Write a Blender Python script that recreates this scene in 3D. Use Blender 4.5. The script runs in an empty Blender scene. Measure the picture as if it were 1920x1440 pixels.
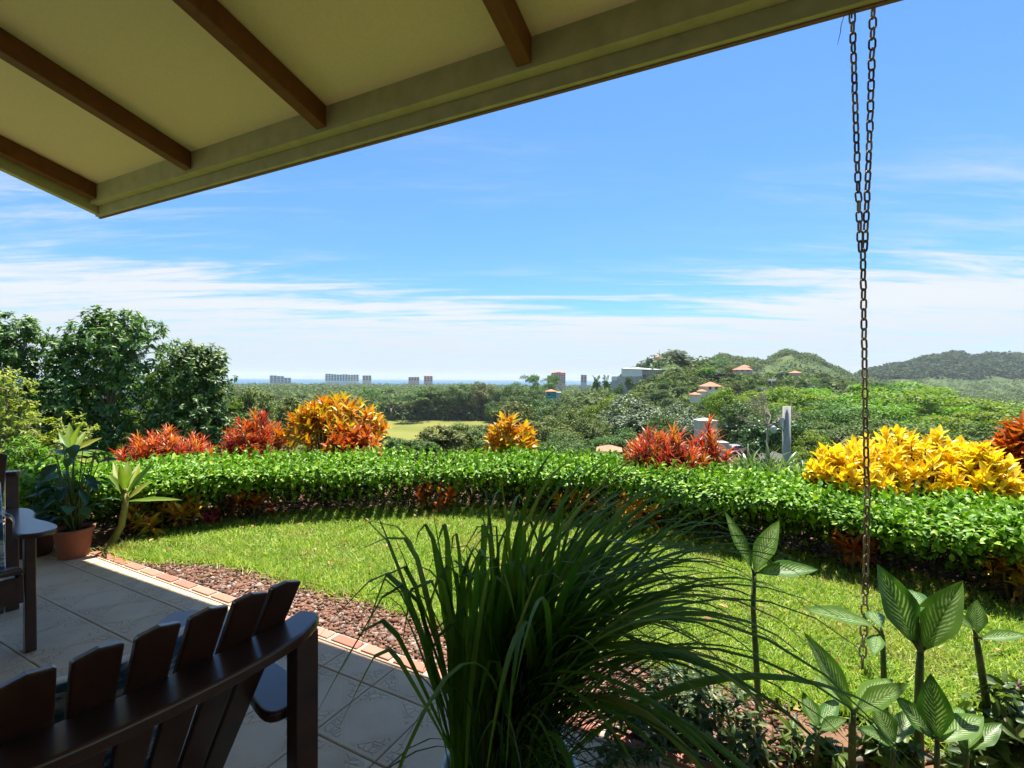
import bpy, math, random
import numpy as np
from mathutils import Vector, Matrix, Euler

# ------------------------------------------------------------------ camera, sky, sun, exposure
scn = bpy.context.scene
C = scn.collection
R = math.radians
FPX = 900.0                     # focal length in pixels of the 1920 wide photograph
CAM = Vector((0.0, 0.0, 1.40))
cam_d = bpy.data.cameras.new('camera')
cam_d.sensor_width = 36.0
cam_d.lens = 36.0 * FPX / 1920.0
cam_d.clip_start = 0.03
cam_d.clip_end = 60000.0
cam = bpy.data.objects.new('camera', cam_d)
C.objects.link(cam)
cam.location = CAM
cam.rotation_euler = (Matrix.Rotation(R(89.40), 3, 'X') @ Matrix.Rotation(R(0.35), 3, 'Z')).to_euler()
scn.camera = cam
CR = cam.rotation_euler.to_matrix()

SUN_AZ = 24.0                   # degrees from +Y towards +X
SUN_EL = 72.7
sun_d = bpy.data.lights.new('sun', 'SUN')
sun_d.energy = 5.0
sun_d.angle = R(0.53)
sun_d.color = (1.0, 0.955, 0.88)
sun = bpy.data.objects.new('sun', sun_d)
C.objects.link(sun)
sdir = Vector((math.sin(R(SUN_AZ)) * math.cos(R(SUN_EL)), math.cos(R(SUN_AZ)) * math.cos(R(SUN_EL)), math.sin(R(SUN_EL))))
sun.rotation_euler = sdir.to_track_quat('Z', 'Y').to_euler()
sun.location = (0, 0, 60)

world = bpy.data.worlds.new('World')
scn.world = world
world.use_nodes = True
wt = world.node_tree
for n_ in list(wt.nodes):
    wt.nodes.remove(n_)


class NT:
    """small helper for node trees"""
    def __init__(s, tree):
        s.t = tree

    def n(s, kind, _props=None, **inp):
        nd = s.t.nodes.new(kind)
        if _props:
            for k, v in _props.items():
                setattr(nd, k, v)
        for k, v in inp.items():
            key = int(k[1:]) if (k[0] == 'i' and k[1:].isdigit()) else k.replace('_', ' ')
            s.set(nd.inputs[key], v)
        return nd

    def set(s, sock, v):
        if isinstance(v, bpy.types.NodeSocket):
            s.t.links.new(v, sock)
        else:
            sock.default_value = v

    def math(s, op, a, b=0.0, c=None, clamp=False):
        nd = s.t.nodes.new('ShaderNodeMath')
        nd.operation = op
        nd.use_clamp = clamp
        s.set(nd.inputs[0], a)
        s.set(nd.inputs[1], b)
        if c is not None:
            s.set(nd.inputs[2], c)
        return nd.outputs[0]

    def mix(s, fac, a, b, blend='MIX'):
        nd = s.t.nodes.new('ShaderNodeMix')
        nd.data_type = 'RGBA'
        nd.blend_type = blend
        s.set(nd.inputs[0], fac)
        s.set(nd.inputs[6], a)
        s.set(nd.inputs[7], b)
        return nd.outputs[2]

    def smooth(s, v, lo, hi):
        nd = s.t.nodes.new('ShaderNodeMapRange')
        nd.interpolation_type = 'SMOOTHSTEP'
        s.set(nd.inputs[0], v)
        nd.inputs[1].default_value = lo
        nd.inputs[2].default_value = hi
        return nd.outputs[0]

    def ramp(s, fac, stops, interp='LINEAR'):
        nd = s.t.nodes.new('ShaderNodeValToRGB')
        cr = nd.color_ramp
        cr.interpolation = interp
        while len(cr.elements) < len(stops):
            cr.elements.new(0.5)
        for e, (p, c) in zip(cr.elements, stops):
            e.position = p
            e.color = tuple(c) + (1,) if len(c) == 3 else c
        s.set(nd.inputs[0], fac)
        return nd.outputs[0]

    def noise(s, vec, scale, detail=4, rough=0.55, dist=0.0, out=0):
        nd = s.t.nodes.new('ShaderNodeTexNoise')
        if vec is not None:
            s.set(nd.inputs['Vector'], vec)
        nd.inputs['Scale'].default_value = scale
        nd.inputs['Detail'].default_value = detail
        nd.inputs['Roughness'].default_value = rough
        nd.inputs['Distortion'].default_value = dist
        return nd.outputs[out]


w = NT(wt)
sky = w.n('ShaderNodeTexSky')
sky.sky_type = 'NISHITA'
sky.sun_disc = False
sky.sun_elevation = R(SUN_EL)
sky.sun_rotation = R(SUN_AZ)
sky.air_density = 1.0
sky.dust_density = 0.3
sky.ozone_density = 1.6
tc = w.n('ShaderNodeTexCoord')
sep = w.n('ShaderNodeSeparateXYZ', Vector=tc.outputs['Generated'])
zz = w.math('ABSOLUTE', sep.outputs[2])
den = w.math('ADD', zz, 0.07)
px_ = w.math('DIVIDE', sep.outputs[0], den)
py_ = w.math('DIVIDE', sep.outputs[1], den)
cvec = w.n('ShaderNodeCombineXYZ', X=px_, Y=py_, Z=0.0).outputs[0]
mp1 = w.n('ShaderNodeMapping', Vector=cvec)
mp1.inputs['Location'].default_value = (3.7, 1.9, 0.0)
mp1.inputs['Rotation'].default_value = (0, 0, R(-14))
mp1.inputs['Scale'].default_value = (0.22, 0.62, 1.0)
n_big = w.noise(mp1.outputs[0], 1.0, 9, 0.60, 0.35)
mp2 = w.n('ShaderNodeMapping', Vector=cvec)
mp2.inputs['Location'].default_value = (11.3, 4.2, 0.0)
mp2.inputs['Rotation'].default_value = (0, 0, R(-22))
mp2.inputs['Scale'].default_value = (0.45, 2.2, 1.0)
n_wisp = w.noise(mp2.outputs[0], 1.3, 10, 0.66, 0.8)
mp3 = w.n('ShaderNodeMapping', Vector=cvec)
mp3.inputs['Location'].default_value = (2.3, 7.7, 0.0)
mp3.inputs['Rotation'].default_value = (0, 0, R(-10))
mp3.inputs['Scale'].default_value = (0.8, 3.6, 1.0)
n_fine = w.noise(mp3.outputs[0], 2.6, 10, 0.7, 0.5)
# the bank of cloud over the sea: its upper edge wanders with the noise
e1 = w.math('MULTIPLY_ADD', w.math('SUBTRACT', n_big, 0.5), -0.34, zz)
e1 = w.math('MULTIPLY_ADD', w.math('SUBTRACT', n_wisp, 0.5), -0.20, e1)
bank = w.math('SUBTRACT', 1.0, w.smooth(e1, 0.125, 0.195), clamp=True)
thin = w.ramp(w.math('MULTIPLY_ADD', w.math('SUBTRACT', n_wisp, 0.5), 1.0, w.math('MULTIPLY_ADD', n_fine, 0.5, 0.25)), [(0.30, (0.40,) * 3), (0.50, (0.97,) * 3), (0.60, (1, 1, 1))])
bank = w.math('MULTIPLY', bank, thin)
# thin cirrus higher up
veil = w.math('MULTIPLY', w.smooth(n_big, 0.40, 0.66), w.smooth(w.math('MULTIPLY_ADD', n_fine, 0.35, w.math('MULTIPLY', n_wisp, 0.65)), 0.42, 0.66))
veil = w.math('MULTIPLY', veil, w.math('SUBTRACT', 1.0, w.smooth(zz, 0.25, 0.70)))
cov = w.math('MAXIMUM', w.math('MULTIPLY', bank, 0.95), w.math('MULTIPLY', veil, 0.55))
tint = w.mix(1.0, sky.outputs[0], w.ramp(zz, [(0.0, (0.68, 1.0, 1.25)), (0.12, (0.64, 1.06, 1.35)), (0.35, (0.74, 1.18, 1.55)), (0.7, (0.75, 1.22, 1.65))]), 'MULTIPLY')
cl = w.ramp(zz, [(0.0, (4.7, 5.5, 6.3)), (0.04, (5.4, 6.0, 6.6)), (0.13, (6.6, 6.8, 7.0))])
col = w.mix(cov, tint, cl)
bg = w.n('ShaderNodeBackground', Color=col, Strength=0.052)
wo = w.n('ShaderNodeOutputWorld', Surface=bg.outputs[0])

scn.view_settings.view_transform = 'Standard'
scn.view_settings.look = 'None'
scn.view_settings.exposure = 1.38
scn.view_settings.gamma = 1.0
scn.view_settings.use_curve_mapping = False
scn.render.engine = 'CYCLES'
scn.cycles.max_bounces = 7
scn.cycles.diffuse_bounces = 4
scn.cycles.glossy_bounces = 2
scn.cycles.transmission_bounces = 4
scn.cycles.transparent_max_bounces = 6
scn.cycles.volume_bounces = 0
scn.cycles.caustics_reflective = False
scn.cycles.caustics_refractive = False
scn.cycles.use_denoising = True
scn.cycles.use_adaptive_sampling = True
scn.cycles.adaptive_threshold = 0.025

rng = np.random.default_rng(7)
random.seed(7)


# ------------------------------------------------------------------ placing
def ray(u, v):
    d = CR @ Vector(((u - 960.0) / FPX, -(v - 720.0) / FPX, -1.0))
    return d / d.y


def at(u, v, d):
    """the point seen at photo pixel (u, v) that stands d metres in front of the camera"""
    return CAM + ray(u, v) * d


def ground(u, v, z=0.0):
    r = ray(u, v)
    return CAM + r * ((z - CAM.z) / r.z)


TH = R(27.5)
NV = Vector((math.sin(TH), math.cos(TH), 0))
TV = Vector((math.cos(TH), -math.sin(TH), 0))


def nt(n, t, z):
    return NV * n + TV * t + Vector((0, 0, z))


# ------------------------------------------------------------------ objects
def tag(o, label=None, cat=None, group=None, kind=None):
    if label: o['label'] = label
    if cat: o['category'] = cat
    if group: o['group'] = group
    if kind: o['kind'] = kind
    return o


def link(o, parent=None):
    C.objects.link(o)
    if parent is not None:
        o.parent = parent
    return o


def thing(name, label, cat, loc=(0, 0, 0), rz=0.0, group=None):
    o = bpy.data.objects.new(name, None)
    o.empty_display_size = 0.1
    C.objects.link(o)
    o.location = loc
    o.rotation_euler = (0, 0, rz)
    return tag(o, label, cat, group)


def np_mesh(name, V, F, mat=None, uv=None, smooth=False, mat_idx=None):
    """V (n,3); F list of equal-size index arrays or (m,k) array"""
    V = np.asarray(V, dtype=np.float32)
    F = np.asarray(F, dtype=np.int32)
    me = bpy.data.meshes.new(name)
    k = F.shape[1]
    me.vertices.add(len(V))
    me.vertices.foreach_set('co', V.ravel())
    me.loops.add(F.size)
    me.loops.foreach_set('vertex_index', F.ravel())
    me.polygons.add(len(F))
    me.polygons.foreach_set('loop_start', np.arange(0, F.size, k, dtype=np.int32))
    try:
        me.polygons.foreach_set('loop_total', np.full(len(F), k, dtype=np.int32))
    except Exception:
        pass
    if uv is not None:
        ul = me.uv_layers.new(name='UVMap')
        ul.data.foreach_set('uv', np.asarray(uv, dtype=np.float32)[F.ravel()].ravel())
    if smooth:
        me.polygons.foreach_set('use_smooth', np.ones(len(F), dtype=bool))
    me.update(calc_edges=True)
    me.validate()
    if mat is not None:
        for m in (mat if isinstance(mat, (list, tuple)) else [mat]):
            me.materials.append(m)
    if mat_idx is not None:
        me.polygons.foreach_set('material_index', np.asarray(mat_idx, dtype=np.int32))
    return me


class MB:
    """collects boxes, tubes and prisms of ONE part"""
    def __init__(s):
        s.v, s.f, s.sm = [], [], []

    def add(s, verts, faces, smooth=False):
        o = len(s.v)
        s.v += [tuple(v) for v in verts]
        s.f += [tuple(i + o for i in f) for f in faces]
        s.sm += [smooth] * len(faces)
        return s

    def hexa(s, p):
        return s.add(p, [(0, 3, 2, 1), (4, 5, 6, 7), (0, 1, 5, 4), (1, 2, 6, 5), (2, 3, 7, 6), (3, 0, 4, 7)])

    def box(s, x0, x1, y0, y1, z0, z1):
        return s.hexa([(x0, y0, z0), (x1, y0, z0), (x1, y1, z0), (x0, y1, z0),
                       (x0, y0, z1), (x1, y0, z1), (x1, y1, z1), (x0, y1, z1)])

    def prism(s, poly, z0, z1, axis='z'):
        n = len(poly)
        def P(a, b, c):
            return (a, b, c) if axis == 'z' else ((a, c, b) if axis == 'y' else (c, a, b))
        v = [P(a, b, z0) for a, b in poly] + [P(a, b, z1) for a, b in poly]
        f = [tuple(range(n - 1, -1, -1)), tuple(range(n, 2 * n))]
        f += [(i, (i + 1) % n, n + (i + 1) % n, n + i) for i in range(n)]
        return s.add(v, f)

    def tube(s, pts, rad, seg=8, cap=True, smooth=True, closed=False):
        pts = [Vector(p) for p in pts]
        n = len(pts)
        rad = rad if hasattr(rad, '__len__') else [rad] * n
        vs, fs = [], []
        prev = None
        for i, p in enumerate(pts):
            if closed:
                d = pts[(i + 1) % n] - pts[i - 1]
            else:
                d = pts[min(i + 1, n - 1)] - pts[max(i - 1, 0)]
            d = d.normalized() if d.length > 1e-9 else Vector((0, 0, 1))
            a = prev if prev is not None else (Vector((1, 0, 0)) if abs(d.x) < 0.9 else Vector((0, 1, 0)))
            x = (a - d * a.dot(d))
            x = x.normalized() if x.length > 1e-6 else d.orthogonal().normalized()
            prev = x
            y = d.cross(x)
            for k in range(seg):
                an = 2 * math.pi * k / seg
                vs.append(p + (x * math.cos(an) + y * math.sin(an)) * rad[i])
        last = n if closed else n - 1
        for i in range(last):
            for k in range(seg):
                k2 = (k + 1) % seg
                j = (i + 1) % n
                fs.append((i * seg + k, i * seg + k2, j * seg + k2, j * seg + k))
        s.add(vs, fs, smooth)
        if cap and not closed:
            o = len(s.v) - len(vs)
            s.f.append(tuple(o + k for k in range(seg - 1, -1, -1))); s.sm.append(False)
            s.f.append(tuple(o + (n - 1) * seg + k for k in range(seg))); s.sm.append(False)
        return s

    def lathe(s, prof, seg=24, cx=0, cy=0, smooth=True):
        vs, fs = [], []
        for r_, z_ in prof:
            for k in range(seg):
                an = 2 * math.pi * k / seg
                vs.append((cx + r_ * math.cos(an), cy + r_ * math.sin(an), z_))
        for i in range(len(prof) - 1):
            for k in range(seg):
                k2 = (k + 1) % seg
                fs.append((i * seg + k, i * seg + k2, (i + 1) * seg + k2, (i + 1) * seg + k))
        return s.add(vs, fs, smooth)

    def mesh(s, name, mat):
        me = bpy.data.meshes.new(name)
        me.from_pydata(s.v, [], s.f)
        me.polygons.foreach_set('use_smooth', np.array(s.sm, dtype=bool))
        if mat is not None:
            me.materials.append(mat)
        me.update()
        return me

    def build(s, name, mat, parent=None, bevel=0.0, seg=2):
        o = bpy.data.objects.new(name, s.mesh(name, mat))
        link(o, parent)
        if bevel > 0:
            b = o.modifiers.new('bevel', 'BEVEL')
            b.width = bevel
            b.segments = seg
            b.limit_method = 'ANGLE'
            b.angle_limit = R(35)
        return o


def mesh_obj(name, me, parent=None, loc=None, mat=None):
    o = bpy.data.objects.new(name, me)
    link(o, parent)
    if loc is not None:
        o.location = loc
    if mat is not None:
        o.material_slots[0].link = 'OBJECT'
        o.material_slots[0].material = mat
    return o


# ------------------------------------------------------------------ leaves
RHOMB = (np.array([(0, 0, 0), (.5, .45, .10), (0, 1, -.06), (-.5, .45, .10)]), np.array([(0, 1, 2), (0, 2, 3)]))
OVATE = (np.array([(0, 0, 0), (0, .36, 0), (0, .72, -.03), (0, 1, -.14),
                   (.40, .26, .10), (.40, .58, .08), (-.40, .26, .10), (-.40, .58, .08)]),
         np.array([(0, 4, 1), (4, 5, 1), (1, 5, 2), (5, 3, 2), (0, 1, 6), (6, 1, 7), (1, 2, 7), (7, 2, 3)]))
STRAP = (np.array([(0, 0, 0), (.32, .12, .02), (-.32, .12, .02), (.5, .40, .06), (-.5, .40, .06),
                   (.40, .70, .0), (-.40, .70, .0), (0, 1, -.16)]),
         np.array([(0, 1, 2), (1, 3, 4), (1, 4, 2), (3, 5, 6), (3, 6, 4), (5, 7, 6)]))


def unit(a):
    a = np.asarray(a, dtype=float)
    return a / np.maximum(np.linalg.norm(a, axis=-1, keepdims=True), 1e-9)


def rand_dir(n, g=None):
    return unit((g or rng).normal(size=(n, 3)))


def leaf_arrays(c, d, nrm, L, W, tmpl):
    """vertices and faces of many leaves: c base points, d directions, nrm face normals"""
    T, F = tmpl
    d = unit(d)
    side = unit(np.cross(d, nrm))
    up = np.cross(side, d)
    L = np.broadcast_to(np.asarray(L, float), (len(c),))[:, None, None]
    W = np.broadcast_to(np.asarray(W, float), (len(c),))[:, None, None]
    V = (c[:, None, :] + side[:, None, :] * (T[None, :, 0:1] * W) + d[:, None, :] * (T[None, :, 1:2] * L)
         + up[:, None, :] * (T[None, :, 2:3] * L))
    k = len(T)
    FF = (F[None, :, :] + (np.arange(len(c)) * k)[:, None, None]).reshape(-1, F.shape[1])
    uv = np.tile(np.stack([T[:, 0] + .5, T[:, 1]], 1), (len(c), 1))
    return V.reshape(-1, 3), FF, uv


def leaf_mesh(name, c, d, nrm, L, W, tmpl, mat):
    V, F, uv = leaf_arrays(np.asarray(c), np.asarray(d), np.asarray(nrm), L, W, tmpl)
    return np_mesh(name, V, F, mat, uv)


def big_leaf(length, width, fold=0.18, droop=0.25, ns=10, nw=2, tipw=1.0, base_w=0.06, wave=0.0, peak=0.42, seed=0):
    """one broad leaf along +Y, lying in XY, tip drooping; returns V, F, uv"""
    g = np.random.default_rng(seed)
    V, uv, F = [], [], []
    cols = 2 * nw + 1
    for i in range(ns + 1):
        s = i / ns
        a = peak
        prof = (s / a) ** 0.75 if s < a else max(0.0, 1 - ((s - a) / (1 - a)) ** 1.7 * tipw)
        prof = max(prof, base_w if s < .5 else 0.004)
        y = s * length
        z = -droop * length * s * s
        for j in range(cols):
            q = (j - nw) / nw
            zz_ = z + abs(q) * prof * width * .5 * fold * 2 + wave * width * math.sin(s * 17 + q * 2 + seed) * abs(q)
            V.append((q * prof * width * .5, y, zz_))
            uv.append((.5 + .5 * q, s))
    for i in range(ns):
        for j in range(cols - 1):
            a = i * cols + j
            F.append((a, a + 1, a + cols + 1, a + cols))
    return np.array(V), np.array(F), np.array(uv)


def frame_mat(base, tip, nrm):
    """matrix that carries +Y onto tip-base and +Z towards nrm"""
    y = (Vector(tip) - Vector(base)).normalized()
    n = Vector(nrm)
    x = y.cross(n)
    x = x.normalized() if x.length > 1e-6 else y.orthogonal().normalized()
    z = x.cross(y)
    m = Matrix((x, y, z)).transposed().to_4x4()
    m.translation = Vector(base)
    return m


# ------------------------------------------------------------------ materials
MATS = {}


def new_mat(name):
    m = bpy.data.materials.new(name)
    m.use_nodes = True
    t = m.node_tree
    for n_ in list(t.nodes):
        t.nodes.remove(n_)
    k = NT(t)
    out = k.n('ShaderNodeOutputMaterial')
    MATS[name] = m
    return m, k, out


def principled(k, out, color, rough=0.6, spec=0.3, bump=None, bstr=0.3, bdist=0.01, metal=0.0, coat=0.0):
    p = k.n('ShaderNodeBsdfPrincipled')
    k.set(p.inputs['Base Color'], color if isinstance(color, bpy.types.NodeSocket) else tuple(color) + (1,) if len(color) == 3 else color)
    k.set(p.inputs['Roughness'], rough)
    k.set(p.inputs['Specular IOR Level'], spec)
    p.inputs['Metallic'].default_value = metal
    p.inputs['Coat Weight'].default_value = coat
    p.inputs['Coat Roughness'].default_value = 0.18
    if bump is not None:
        b = k.n('ShaderNodeBump', Height=bump, Strength=bstr, Distance=bdist)
        k.set(p.inputs['Normal'], b.outputs[0])
    k.set(out.inputs[0], p.outputs[0])
    return p


def flat(name, color, rough=0.7, spec=0.3, var=0.15, scale=6.0, bstr=0.15, bdist=0.01, metal=0.0, coat=0.0, coord='Object'):
    m, k, out = new_mat(name)
    tc = k.n('ShaderNodeTexCoord')
    nz = k.noise(tc.outputs[coord], scale, 6, 0.6)
    c = Vector(color)
    colr = k.ramp(nz, [(0.25, tuple(c * (1 - var))), (0.75, tuple(c * (1 + var)))])
    principled(k, out, colr, rough, spec, nz, bstr, bdist, metal, coat)
    return m


def leaf_mat(name, stops, rough=0.45, spec=0.35, trans=0.35, tcol=(1.25, 1.35, 0.55), by='island', obj_var=0.25, patchy=0.0, pscale=2.0, pos_col=None):
    """foliage: colour chosen per leaf, part of the light goes through"""
    m, k, out = new_mat(name)
    if by == 'island':
        rnd = k.n('ShaderNodeNewGeometry').outputs['Random Per Island']
    else:
        rnd = k.n('ShaderNodeObjectInfo').outputs['Random']
    col = k.ramp(rnd, stops)
    if obj_var > 0 and by == 'island':
        oi = k.n('ShaderNodeObjectInfo')
        val = k.math('MULTIPLY_ADD', oi.outputs['Random'], obj_var, 1 - obj_var * .5)
        hs = k.n('ShaderNodeHueSaturation', Hue=k.math('MULTIPLY_ADD', oi.outputs['Random'], 0.05, 0.475), Value=val, Color=col)
        col = hs.outputs[0]
    if pos_col:
        oc = k.n('ShaderNodeTexCoord')
        pn = k.noise(oc.outputs['Object'], pos_col[1], 5, 0.62)
        col = k.mix(k.math('MULTIPLY', k.smooth(pn, 0.50, 0.70), 0.65), col, pos_col[0] + (1,))
        pn2 = k.noise(oc.outputs['Object'], pos_col[1] * 2.3, 4, 0.6)
        col = k.mix(k.math('MULTIPLY', k.smooth(pn2, 0.48, 0.68), 0.45), col, k.mix(1.0, col, (.55, .72, .5, 1), 'MULTIPLY'))
    if patchy > 0:
        uvn = k.n('ShaderNodeTexCoord')
        nz = k.noise(uvn.outputs['UV'], pscale, 3, 0.6)
        col = k.mix(k.smooth(nz, 0.45, 0.62), col, k.mix(patchy, col, stops[-1][1] + (1,)))
        pv_ = k.n('ShaderNodeVectorMath', {'operation': 'ADD'}, i0=uvn.outputs['UV'], i1=k.n('ShaderNodeCombineXYZ', X=k.math('MULTIPLY', rnd, 31.0), Y=k.math('MULTIPLY', rnd, 13.0), Z=0.0).outputs[0])
        n2_ = k.noise(pv_.outputs[0], 3.4, 4, 0.62, 0.6)
        col = k.mix(k.math('MULTIPLY', k.smooth(n2_, 0.54, 0.64), .7 * patchy + .15), col, (0.20, 0.24, 0.025, 1))
        mid_ = k.math('LESS_THAN', k.math('ABSOLUTE', k.math('SUBTRACT', k.n('ShaderNodeSeparateXYZ', Vector=uvn.outputs['UV']).outputs[0], .5)), .05)
        col = k.mix(k.math('MULTIPLY', mid_, .5), col, (0.75, 0.50, 0.10, 1))
    p = k.n('ShaderNodeBsdfPrincipled')
    k.set(p.inputs['Base Color'], col)
    p.inputs['Roughness'].default_value = rough
    p.inputs['Specular IOR Level'].default_value = spec
    tl = k.n('ShaderNodeBsdfTranslucent', Color=k.mix(1.0, col, tuple(tcol) + (1,), 'MULTIPLY'))
    mx = k.n('ShaderNodeMixShader', i0=trans, i1=p.outputs[0], i2=tl.outputs[0])
    k.set(out.inputs[0], mx.outputs[0])
    return m


def wood_mat(name, c1, c2, rough=0.4, spec=0.4, scale=(3, 3, 30), coat=0.0):
    m, k, out = new_mat(name)
    tc = k.n('ShaderNodeTexCoord')
    mp = k.n('ShaderNodeMapping', Vector=tc.outputs['Object'])
    mp.inputs['Scale'].default_value = scale
    nz = k.noise(mp.outputs[0], 2.0, 7, 0.65, 1.2)
    big = k.noise(tc.outputs['Object'], 2.2, 3, 0.5)
    col = k.ramp(nz, [(0.3, c1), (0.7, c2)])
    col = k.mix(k.math('MULTIPLY', big, 0.5), col, tuple(c1) + (1,))
    principled(k, out, col, k.math('MULTIPLY_ADD', nz, 0.15, rough - .07), spec, nz, 0.15, 0.003, coat=coat)
    return m

# ================================================================== THE SETTING
def lerp_tab(x, tab):
    xs = [a for a, b in tab]; ys = [b for a, b in tab]
    return np.interp(x, xs, ys)


BASE = [(0, -0.12), (7.0, -0.12), (9.5, -0.75), (14, -1.7), (30, -4.6), (75, -12.5), (130, -20.5), (200, -27), (1700, -28.5), (2000, -30.5), (2600, -45), (14000, -60)]
HILL_A = [(0.10, 0), (0.19, 10), (0.228, 21), (0.283, 33), (0.333, 41), (0.378, 38), (0.489, 33), (0.60, 29), (0.71, 22), (0.88, 10), (1.05, 0)]
HILL_B = [(0.20, 0), (0.30, 40), (0.378, 55), (0.43, 63), (0.489, 60), (0.533, 67), (0.578, 76), (0.62, 70), (0.667, 52), (0.71, 30), (0.77, 14), (0.90, 0)]
HILL_C = [(0.62, 0), (0.70, 22), (0.733, 46), (0.778, 70), (0.822, 87), (0.878, 104), (0.933, 112), (0.99, 114), (1.067, 105), (1.27, 90), (1.6, 60), (2.2, 0)]


def terrain(x, y):
    x = np.asarray(x, float); y = np.asarray(y, float)
    r = np.hypot(x, y)
    z = lerp_tab(r, BASE)
    yy = np.maximum(y, 1.0)
    s = np.where(y > 5, x / yy, 0.0)
    rug = 1 + .05 * np.sin(s * 43 + 1) + .035 * np.sin(s * 97 + .004 * yy) + .025 * np.sin(s * 61 + yy * .013) + .03 * np.sin(yy * .021 + s * 20)
    def bump(tab, y0, wf, wb):
        dy = yy - y0
        return np.where(y > 20, rug * lerp_tab(s, tab) * np.exp(-(dy / np.where(dy < 0, wf, wb)) ** 2), 0)
    z = z + bump(HILL_A, 380, 150, 130) + bump(HILL_B, 900, 260, 300) + bump(HILL_C, 1600, 430, 500)
    far = np.clip((r - 120) / 300, 0, 1)
    z = z + far * (np.sin(x * .021 + 1.3) * np.cos(y * .017) * 1.2 + np.sin(x * .007 - y * .009) * 1.6) * np.clip((1900 - r) / 200, 0, 1)
    return z


def tz(x, y):
    return float(terrain(x, y))


# ground materials
m_terr, k, out = new_mat('terrain')
tcn = k.n('ShaderNodeTexCoord')
n1 = k.noise(tcn.outputs['Object'], 0.013, 8, 0.62)
n2 = k.noise(tcn.outputs['Object'], 0.3, 8, 0.6)
c = k.ramp(n1, [(0.32, (0.04, 0.07, 0.02)), (0.5, (0.07, 0.10, 0.026)), (0.62, (0.115, 0.13, 0.04)), (0.75, (0.17, 0.15, 0.07))])
c = k.mix(k.math('MULTIPLY', n2, 0.55), c, (0.05, 0.09, 0.02, 1))
principled(k, out, c, 0.9, 0.1, n2, 0.5, 0.4)

# terrain sheet: rings round the garden out to below the sea
def build_terrain():
    rr = np.concatenate([[0.0], np.linspace(1.5, 10, 12), np.geomspace(10.6, 2600, 150), [4000, 14000]])
    na = 300
    a_f = np.linspace(-R(62), R(66), na)
    a_b = np.linspace(R(66), 2 * math.pi - R(62), 50)[1:-1]
    an = np.concatenate([a_f, a_b])
    A, RR = np.meshgrid(an, rr)
    X = np.sin(A) * RR; Y = np.cos(A) * RR
    Z = terrain(X, Y)
    V = np.stack([X, Y, Z], -1).reshape(-1, 3)
    n = len(an)
    i = np.arange(len(rr) - 1)[:, None]; j = np.arange(n)[None, :]
    a = i * n + j; b = i * n + (j + 1) % n
    F = np.stack([a, b, b + n, a + n], -1).reshape(-1, 4)
    F = F[n:]                       # the innermost ring is a fan
    V2 = V; fan = [(0, n + (q + 1) % n, n + q, n + q) for q in range(n)]
    me = np_mesh('terrain', V2, F, m_terr, smooth=True)
    o = mesh_obj('terrain', me)
    tag(o, kind='structure')


build_terrain()

m_sea, k, out = new_mat('sea_water')
tcn = k.n('ShaderNodeTexCoord')
nz = k.noise(tcn.outputs['Object'], 0.02, 6, 0.6)
nb = k.noise(tcn.outputs['Object'], 0.0016, 4, 0.5)
c = k.ramp(nb, [(0.35, (0.012, 0.075, 0.14)), (0.65, (0.022, 0.11, 0.18))])
principled(k, out, c, 0.55, 0.25, nz, 0.3, 1.0)
mb = MB().add([(-14000, 1500, -29.8), (14000, 1500, -29.8), (14000, 13000, -29.8), (-14000, 13000, -29.8)], [(0, 1, 2, 3)])
tag(mb.build('sea', m_sea), kind='structure')

# ---- curve of the hedge foot and of the lawn
HB = [ground(u, v) for u, v in [(40, 1035), (170, 1014), (270, 1004), (390, 988), (506, 975), (680, 965), (860, 960), (1000, 967), (1120, 984), (1300, 1018), (1420, 1040), (1531, 1063), (1726, 1104), (1920, 1142), (2150, 1190), (2450, 1270)]]
HB = [Vector((p.x, p.y, 0)) for p in HB]


def resample(pts, step):
    # catmull-rom through the points, then even spacing
    P = [pts[0] * 2 - pts[1]] + list(pts) + [pts[-1] * 2 - pts[-2]]
    o = []
    for i in range(1, len(P) - 2):
        for q in range(20):
            t = q / 20
            a, b, c_, d = P[i - 1], P[i], P[i + 1], P[i + 2]
            o.append(0.5 * ((2 * b) + (c_ - a) * t + (2 * a - 5 * b + 4 * c_ - d) * t * t + (3 * b - a - 3 * c_ + d) * t ** 3))
    o.append(P[-2])
    res = [o[0]]
    acc = 0
    for i in range(1, len(o)):
        seg = (o[i] - o[i - 1]).length
        acc += seg
        if acc >= step:
            res.append(o[i]); acc = 0
    return res


HC = resample(HB, 0.06)
HCN = []
for i, p in enumerate(HC):
    d = HC[min(i + 4, len(HC) - 1)] - HC[max(i - 4, 0)]
    HCN.append(Vector((-d.y, d.x, 0)).normalized())    # away from the house
HCa = np.array([tuple(p) for p in HC]); HNa = np.array([tuple(p) for p in HCN])

EDGE_N = 1.80
m_soil, k, out = new_mat('bed_soil')
tcn = k.n('ShaderNodeTexCoord')
nz = k.noise(tcn.outputs['Object'], 22, 8, 0.65)
nb = k.noise(tcn.outputs['Object'], 2.5, 4, 0.5)
c = k.ramp(nz, [(0.3, (0.10, 0.055, 0.035)), (0.6, (0.24, 0.13, 0.085)), (0.8, (0.36, 0.24, 0.16))])
c = k.mix(k.math('MULTIPLY', nb, 0.4), c, (0.16, 0.12, 0.06, 1))
principled(k, out, c, 0.95, 0.1, nz, 0.8, 0.02)
# the earth of the garden plot, ends behind the hedge
pl = [tuple(nt(EDGE_N - .3, -9, -0.03)), tuple(nt(EDGE_N - .3, 6, -0.03))] + [tuple(p + n_ * 1.6 + Vector((0, 0, -0.03))) for p, n_ in list(zip(HC, HCN))[::-5]]
mb = MB().add(pl, [tuple(range(len(pl)))])
tag(mb.build('garden_soil', m_soil), kind='structure')

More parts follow.
